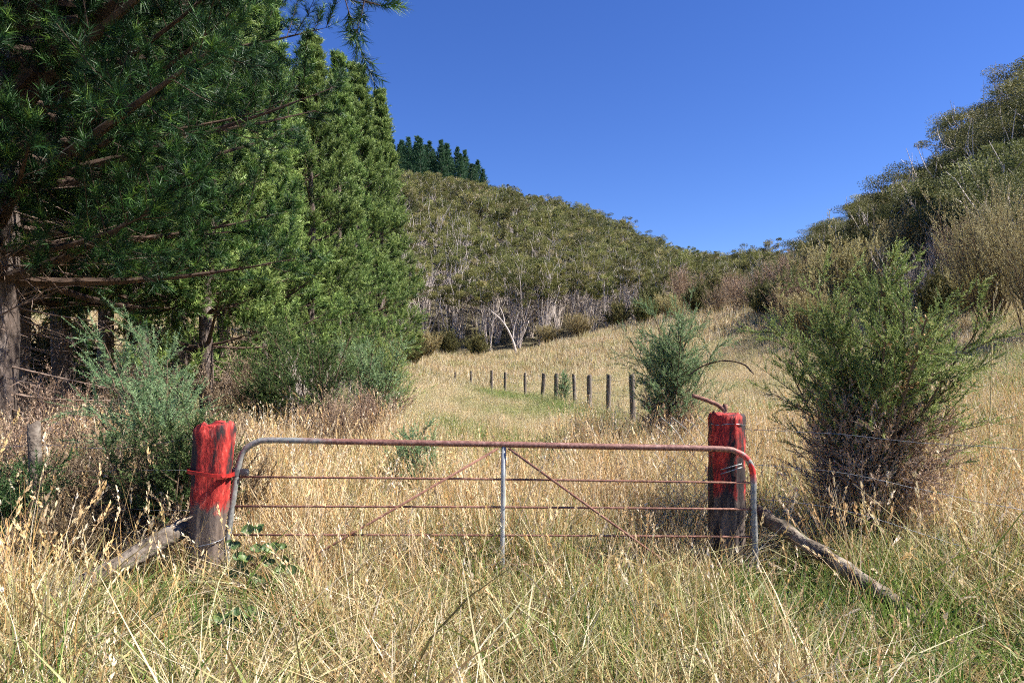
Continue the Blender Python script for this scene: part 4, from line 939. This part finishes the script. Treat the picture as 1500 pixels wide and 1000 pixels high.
def build_posts():
    # left post: thick leaning split post, red above, bare below
    Y = 4.60
    b = px(300, 850, Y); t = empty('gate_post', (b[0], Y, 0), 'thick leaning wooden gate post painted red, at the left end of the gate', 'post')
    zs = np.concatenate([np.linspace(-.2, 1.22, 22), [1.245, 1.258]])
    def w(z): return np.interp(z, [0, .3, .55, .8, 1.26], [.106, .094, .094, .104, .112])
    half = [(w(z) * (1 if z < 1.24 else (.93 if z < 1.25 else .80)), w(z) * .8 * (1 if z < 1.24 else .9)) for z in zs]
    cx = [np.interp(z, [-.2, .3, .7, 1.26], [-.02, -.005, .03, .075]) for z in zs]; cy = [0 for z in zs]
    link('post', post_mesh('post', zs, half, cx, cy, paint_mat('left_post_paint', .50, .92, .03, 3.0), 26, .55, .010, 4, .10), t)
    # strap round the post
    zc = EYE - (691 - HZ) / 1000 * Y; pts = []
    for a in np.linspace(0, 2 * math.pi, 33):
        c, s = math.cos(a), math.sin(a); q = 1 / max(abs(c), abs(s)); k = .45 + .55 * min(q, 1.25)
        pts.append((.045 + (.130 + .004) * k * c, .110 * k * s, zc - .02 * c))
    strap = []
    for dz in (-.012, .012): strap.append([(p[0], p[1], p[2] + dz) for p in pts])
    n = len(pts); V = strap[0] + strap[1]; F = [(i, i + 1, n + i + 1, n + i) for i in range(n - 1)]
    me = bpy.data.meshes.new('strap'); me.from_pydata(V, [], F); me.materials.append(M_redsteel); me.update()
    o = link('strap', me, t); sm = o.modifiers.new('thick', 'SOLIDIFY'); sm.thickness = .010; sm.offset = 1
    link('strap_bolt', tube_mesh('strap_bolt', [(.165, -.13, zc - .02), (.165, -.07, zc - .02)], .012, M_redsteel, 6, False), t)
    link('wire_loop', tube_mesh('wire_loop', [(.0 + .128 * math.cos(a) * 1.02, .108 * math.sin(a), EYE - (792 - HZ) / 1000 * Y + .01 * math.sin(a) + .02 * math.cos(a)) for a in np.linspace(0, 6.3, 30)], .003, M_wire, 6), t)
    # right strainer post: round, black and red
    Y = 4.86
    b = px(1066, 850, Y); t = empty('gate_post', (b[0], Y, 0), 'upright round strainer post splashed black and red, at the right end of the gate', 'post')
    zs = np.concatenate([np.linspace(-.2, 1.27, 20), [1.295, 1.305]])
    half = [(.113 * (1 if z < 1.28 else .95 if z < 1.3 else .85),) * 2 for z in zs]
    link('post', post_mesh('post', zs, half, [0.0] * len(zs), [0.0] * len(zs), paint_mat('right_post_paint', .55, .95, .065, 8.3), 30, .1, .009, 9), t)
    o = link('wire_loop', tube_mesh('wire_loop', [(.118 * math.cos(a), .118 * math.sin(a), 1.24 + .006 * math.sin(3 * a)) for a in np.linspace(0, 6.3, 30)], .003, M_wire, 6), t)
    for k, (za, zb2) in enumerate(((.93, .975), (.90, .95))):
        link('wire_end', tube_mesh('wire_end', [(-.09, -.13, za), (.05, -.155, zb2)], .003, M_galv, 6), t)
    # bent rusty pipe standing behind the right post
    pp = [px(1062, 612, 5.1), px(1062, 603, 5.1), px(1053, 594, 5.1), px(1038, 587, 5.1), px(1014, 579, 5.1)]
    pp = [np.array([pp[0][0], pp[0][1], 0.0])] + pp; base = pp[0]
    tag(link('bent_pipe', tube_mesh('bent_pipe', smooth_path([p - base for p in pp], 6), .016, M_rust, 10), loc=tuple(base)), 'bent rusty pipe rising behind the right gate post and turning left', 'pipe')
    # right brace log
    a = px(1112, 752, 4.95); e = px(1412, 950, 3.6); d = e - a
    pts = [a - d * .04] + [a + d * s for s in np.linspace(0.04, 1, 22)]; pts = np.array(pts); g = np.random.default_rng(3); pts += np.cumsum(g.normal(0, .0035, pts.shape), 0) * [1, 1, .6]
    rad = np.interp(np.linspace(0, 1, 23), [0, .5, 1], [.054, .046, .05]) * (1 + .06 * g.normal(size=23))
    base = e.copy(); base[2] = 0
    V, F = path_tube(pts - base, rad, 18); V += g.normal(0, .0035, V.shape)
    me = tube_mesh('brace_log', pts - base, rad, M_log, 18, True, .0035, 3)
    tag(link('brace_log', me, loc=tuple(base)), 'long weathered grey log running from the right post down into the foreground grass', 'log')
    # left brace
    a = px(292, 762, 4.72); e = px(185, 822, 4.3); f = px(-10, 925, 3.75)
    pts = smooth_path([a, (a + e) / 2 + [0, 0, .01], e, (e + f) / 2, f], 6); base = f.copy(); base[2] = 0
    tag(link('brace_log', tube_mesh('brace_log', pts - base, np.linspace(.066, .055, len(pts)), M_darklog, 16, True, .003, 5), loc=tuple(base)), 'dark rounded log bracing the left red post, half buried in grass', 'log')
    # old grey post at the left
    b = px(52, 620, 5.0); t = link('fence_post', post_mesh('fence_post', np.linspace(-.2, b[2], 10), [(.042 * (1.1 - .03 * k), .04) for k in range(10)], np.linspace(.04, -.02, 10), [0] * 10, M_darklog, 12, .6, .006, 12, .3), loc=(b[0], b[1], 0))
    tag(t, 'broken weathered grey post in the tall grass at the left edge', 'post')
build_posts()

# ------------------------------------------------------------------ fences
def wire(pts, label, r=.0018, group=None, sag=.03, barbs=0):
    P = smooth_path(pts, 10); g = np.random.default_rng(len(P) + int(abs(P[0][2]) * 1000)); P = P + np.cumsum(g.normal(0, .0012, P.shape), 0)
    base = P[0].copy(); o = link('fence_wire', tube_mesh('fence_wire', P - base, r, M_wire, 6), loc=tuple(base)); tag(o, label, 'wire', group)
build_left = [((-20, 690), (60, 651), (170, 655), (290, 640), 'top strand of barbed wire left of the red post'),
              ((-20, 692), (45, 691), (160, 690), (288, 688), 'second strand of wire left of the red post, slack'),
              ((-20, 738), (80, 738), (200, 745), (280, 748), 'lowest strand of wire left of the red post')]
for i, (a, b, c, d, lab) in enumerate(build_left):
    y0, y1 = 5.3, 4.72
    ps = [px(q[0], (q[1] if k or i else 653), np.interp(q[0], [-20, 290], [y0, y1])) for k, q in enumerate((a, b, c, d))]
    wire([px(-250, a[1] if i else 653, 5.8)] + ps, lab)
for i, (rows, lab) in enumerate([(((1085, 628), (1210, 634), (1330, 645), (1510, 658)), 'top strand of wire right of the gate, through the gorse bush'),
                                 (((1100, 680), (1230, 692), (1350, 716), (1510, 748)), 'second strand of wire right of the gate'),
                                 (((1108, 730), (1240, 748), (1380, 790), (1510, 830)), 'third strand of wire right of the gate'),
                                 (((1150, 778), (1290, 832), (1400, 880), (1510, 930)), 'lowest strand of wire right of the gate, near the log')]):
    wire([px(u, v, np.interp(u, [1085, 1510], [4.98, 4.35])) for u, v in rows] + [px(1700, rows[-1][1] + 30, 4.2)], lab)

def far_fence():
    posts = [(925, 548, 12.3, .05), (892, 549, 14.2, -.02), (863, 549, 16.2, .01), (840, 548, 18.0, .06), (815, 547, 19.6, .0), (797, 547, 21.5, -.08), (769, 546, 24, .02), (740, 545, 26.5, -.01), (720, 542, 28.5, .02), (690, 543, 31.5, .0), (667, 545, 36, .02)]
    words = ['first', 'second', 'third', 'fourth', 'fifth', 'sixth', 'seventh', 'eighth', 'ninth', 'tenth', 'last']; tops = []
    for i, (u, v, y, ln) in enumerate(posts):
        top = px(u, v, y); z0 = float(H(top[0], y)); h = top[2] - z0
        n = 8; zs = np.concatenate([np.linspace(-.2, h - .02, n), [h]]); w = .058 if i in (4, 8) else .045 + .006 * (i % 3)
        me = post_mesh('fence_post', zs, [(w * (1 if k < n else .85), w * .8) for k in range(n + 1)], np.linspace(-ln, 0, n + 1) * -1 * 1.0, [0] * (n + 1), M_oldwood, 10, .7, .005, 50 + i, .4 * (-1) ** i)
        o = link('fence_post', me, loc=(top[0], y, z0)); tops.append((top[0], y, z0, h))
        lab = 'rough grey wooden post, %s of the old field fence counted from the gorse bush' % words[i]
        tag(o, lab, 'post', 'posts of the old field fence')
    tops.insert(0, (2.25, 9.6, .35, 1.15)); tops.append((-5.2, 41, float(H(-5.2, 41)), .8))
    for k, f in enumerate((.93, .66, .38)):
        P = []
        for a, b in zip(tops[:-1], tops[1:]):
            A = np.array([a[0] - .05, a[1], a[2] + a[3] * f]); B = np.array([b[0] - .05, b[1], b[2] + b[3] * f])
            for s in np.linspace(0, 1, 5, endpoint=False): P.append(A + (B - A) * s - [0, 0, .05 * math.sin(math.pi * s)])
        P = np.array(P); base = P[0].copy()
        tag(link('fence_wire', tube_mesh('fence_wire', P - base, .0035, M_wire, 5), loc=tuple(base)), ['top', 'middle', 'lowest'][k] + ' wire strand of the old fence across the field', 'wire')
    # netting hung by the right post
    g = np.random.default_rng(8); c0 = px(960, 600, 5.7); V = []; F = []; nx, nz = 9, 13; off = 0
    W, Hh = .46, .78; org = np.array([c0[0], 5.7, .45])
    P = np.zeros((nx + 1, nz + 1, 3))
    for i in range(nx + 1):
        for j in range(nz + 1):
            P[i, j] = (i * W / nx + .015 * math.sin(j * 1.3) + g.normal(0, .004), -.08 * i / nx + .02 * math.sin(i + j * .7), j * Hh / nz + g.normal(0, .004))
    S = []; E = []
    for i in range(nx):
        for j in range(nz + 1):
            if (i + j) % 2 == 0:
                if j < nz: S.append(P[i, j]); E.append(P[i + 1, j + 1])
                if j > 0: S.append(P[i, j]); E.append(P[i + 1, j - 1])
    S = np.array(S); E = np.array(E); L = np.linalg.norm(E - S, axis=1); v, f = tubes(S, nrm(E - S), L, np.zeros_like(S), .0018, .0018, 1, 3)
    tag(link('wire_netting', mesh_obj_data('wire_netting', [(v, f, .5, 0)], [M_galv]), loc=tuple(org)), 'piece of diamond wire netting hanging left of the right hand post', 'netting')
far_fence()

# ------------------------------------------------------------------ bramble at the left post
def build_bramble():
    g = np.random.default_rng(77); root = empty('bramble', (-1.75, 4.35, 0), 'trailing bramble with broad green leaves at the foot of the left post', 'bramble')
    sv, sf, lv, lf, lr = [], [], [], [], []; off = 0; loff = 0
    spots = [(372, 778), (345, 792), (385, 800), (362, 815), (395, 822), (410, 800), (350, 835), (378, 840), (400, 845), (365, 862), (390, 870), (340, 870), (330, 930), (350, 920), (372, 940), (300, 965), (330, 980), (395, 905), (415, 835), (280, 975), (362, 955), (345, 900), (402, 862), (420, 858), (358, 885), (375, 902), (320, 950), (345, 985), (388, 925), (330, 905), (312, 990)]
    base = np.array([-1.75, 4.35, 0.0])
    for u, v in spots:
        y = 4.3 if v < 880 else 3.7; c = px(u, v, y) - base + g.normal(0, .01, 3)
        st = np.array([c[0] * .5, .05, max(0.0, c[2] - .25)]); V, F = path_tube(smooth_path([st, (st + c) / 2 + [0, 0, .05], c], 4), .003, 5, False)
        sv.append(V); sf.append(np.array(F) + off); off += len(V)
        for k in range(3):
            a = (k - 1) * 1.1 + g.uniform(-.2, .2); d = nrm(np.array([math.sin(a) * .9, -.25 + g.normal(0, .2), -math.cos(a) * .5 + .5 * (k == 1) + g.normal(0, .15)])); L = .078 * g.uniform(.65, 1.2); w = L * .8
            nrmv = nrm(np.array([g.normal(0, .3), -1, .7 + g.normal(0, .2)])); s = nrm(np.cross(d, nrmv)); up = np.cross(s, d)
            prof = [0, .32, .5, .46, .30, 0]; ts = [0, .15, .38, .6, .82, 1]
            pts = []
            for tt, pw in zip(ts, prof):
                cc = c + d * L * tt - up * .012 * math.sin(tt * 3.1); pts.append((cc - s * w * pw, cc + up * -.004, cc + s * w * pw))
            for q in pts: lv += [q[0] + up * .006, q[1], q[2] + up * .006]
            for m in range(5):
                i = loff + m * 3; lf += [(i, i + 1, i + 4, i + 3), (i + 1, i + 2, i + 5, i + 4)]
            loff += 18; lr += [g.uniform(0, 1)] * 18
    link('stem', mesh_obj_data('stem', [(np.concatenate(sv), np.concatenate(sf), .5, 0)], [M_twig]), root)
    link('foliage', mesh_obj_data('foliage', [(np.array(lv), np.array(lf), np.array(lr), 0)], [M_bramble], True), root)
build_bramble()

# tall dead flower stalk on the right slope
def build_stalk(u, v0, v1, y, label, seed):
    g = np.random.default_rng(seed); b = px(u, v1, y); top = px(u + 4, v0, y); z0 = float(H(b[0], y)); h = top[2] - z0
    root = empty('dead_stalk', (b[0], y, z0), label, 'weed')
    P = np.array([[0, 0, 0.]]); D = nrm(np.array([[.03, 0, 1.]])); L = np.array([h]); C = np.zeros((1, 3))
    a = tubes(P, D, L, C, .008, .004, 5, 6); p, d, t, i = children_of(g, P, D, L, C, 11, .45, 1, .55, .1, .3); l2 = .28 * h * (1.2 - t) + .03
    c2 = np.zeros_like(d); c2[:, 2] = .2
    b2 = tubes(p, d, l2, c2, .004, .002, 3, 4); q, e, t3, i3 = children_of(g, p, d, l2, c2, 5, .4, 1, .5, .1, .3); V, F = leaves(q, e, .03, .015, g)
    link('stem', mesh_obj_data('stem', [(a[0], a[1], .8, 0), (b2[0], b2[1], .8, 0), (V, F, .9, 0)], [M_broom]), root)
build_stalk(1448, 435, 560, 8.0, 'tall pale branching weed stalk on the slope near the right edge', 5)
build_stalk(1300, 690, 800, 5.1, 'dry branching weed stalk under the big gorse bush', 6)
# arching dead cane
P = smooth_path([px(1008, 550, 9.2), px(1032, 535, 9.1), px(1062, 528, 8.9), px(1090, 534, 8.7), px(1104, 548, 8.6)], 6); b = P[0].copy()
tag(link('dead_cane', tube_mesh('dead_cane', P - b, .009, M_branch, 6, True, .003), loc=tuple(b)), 'arching dead brown cane above the right gate post', 'cane')
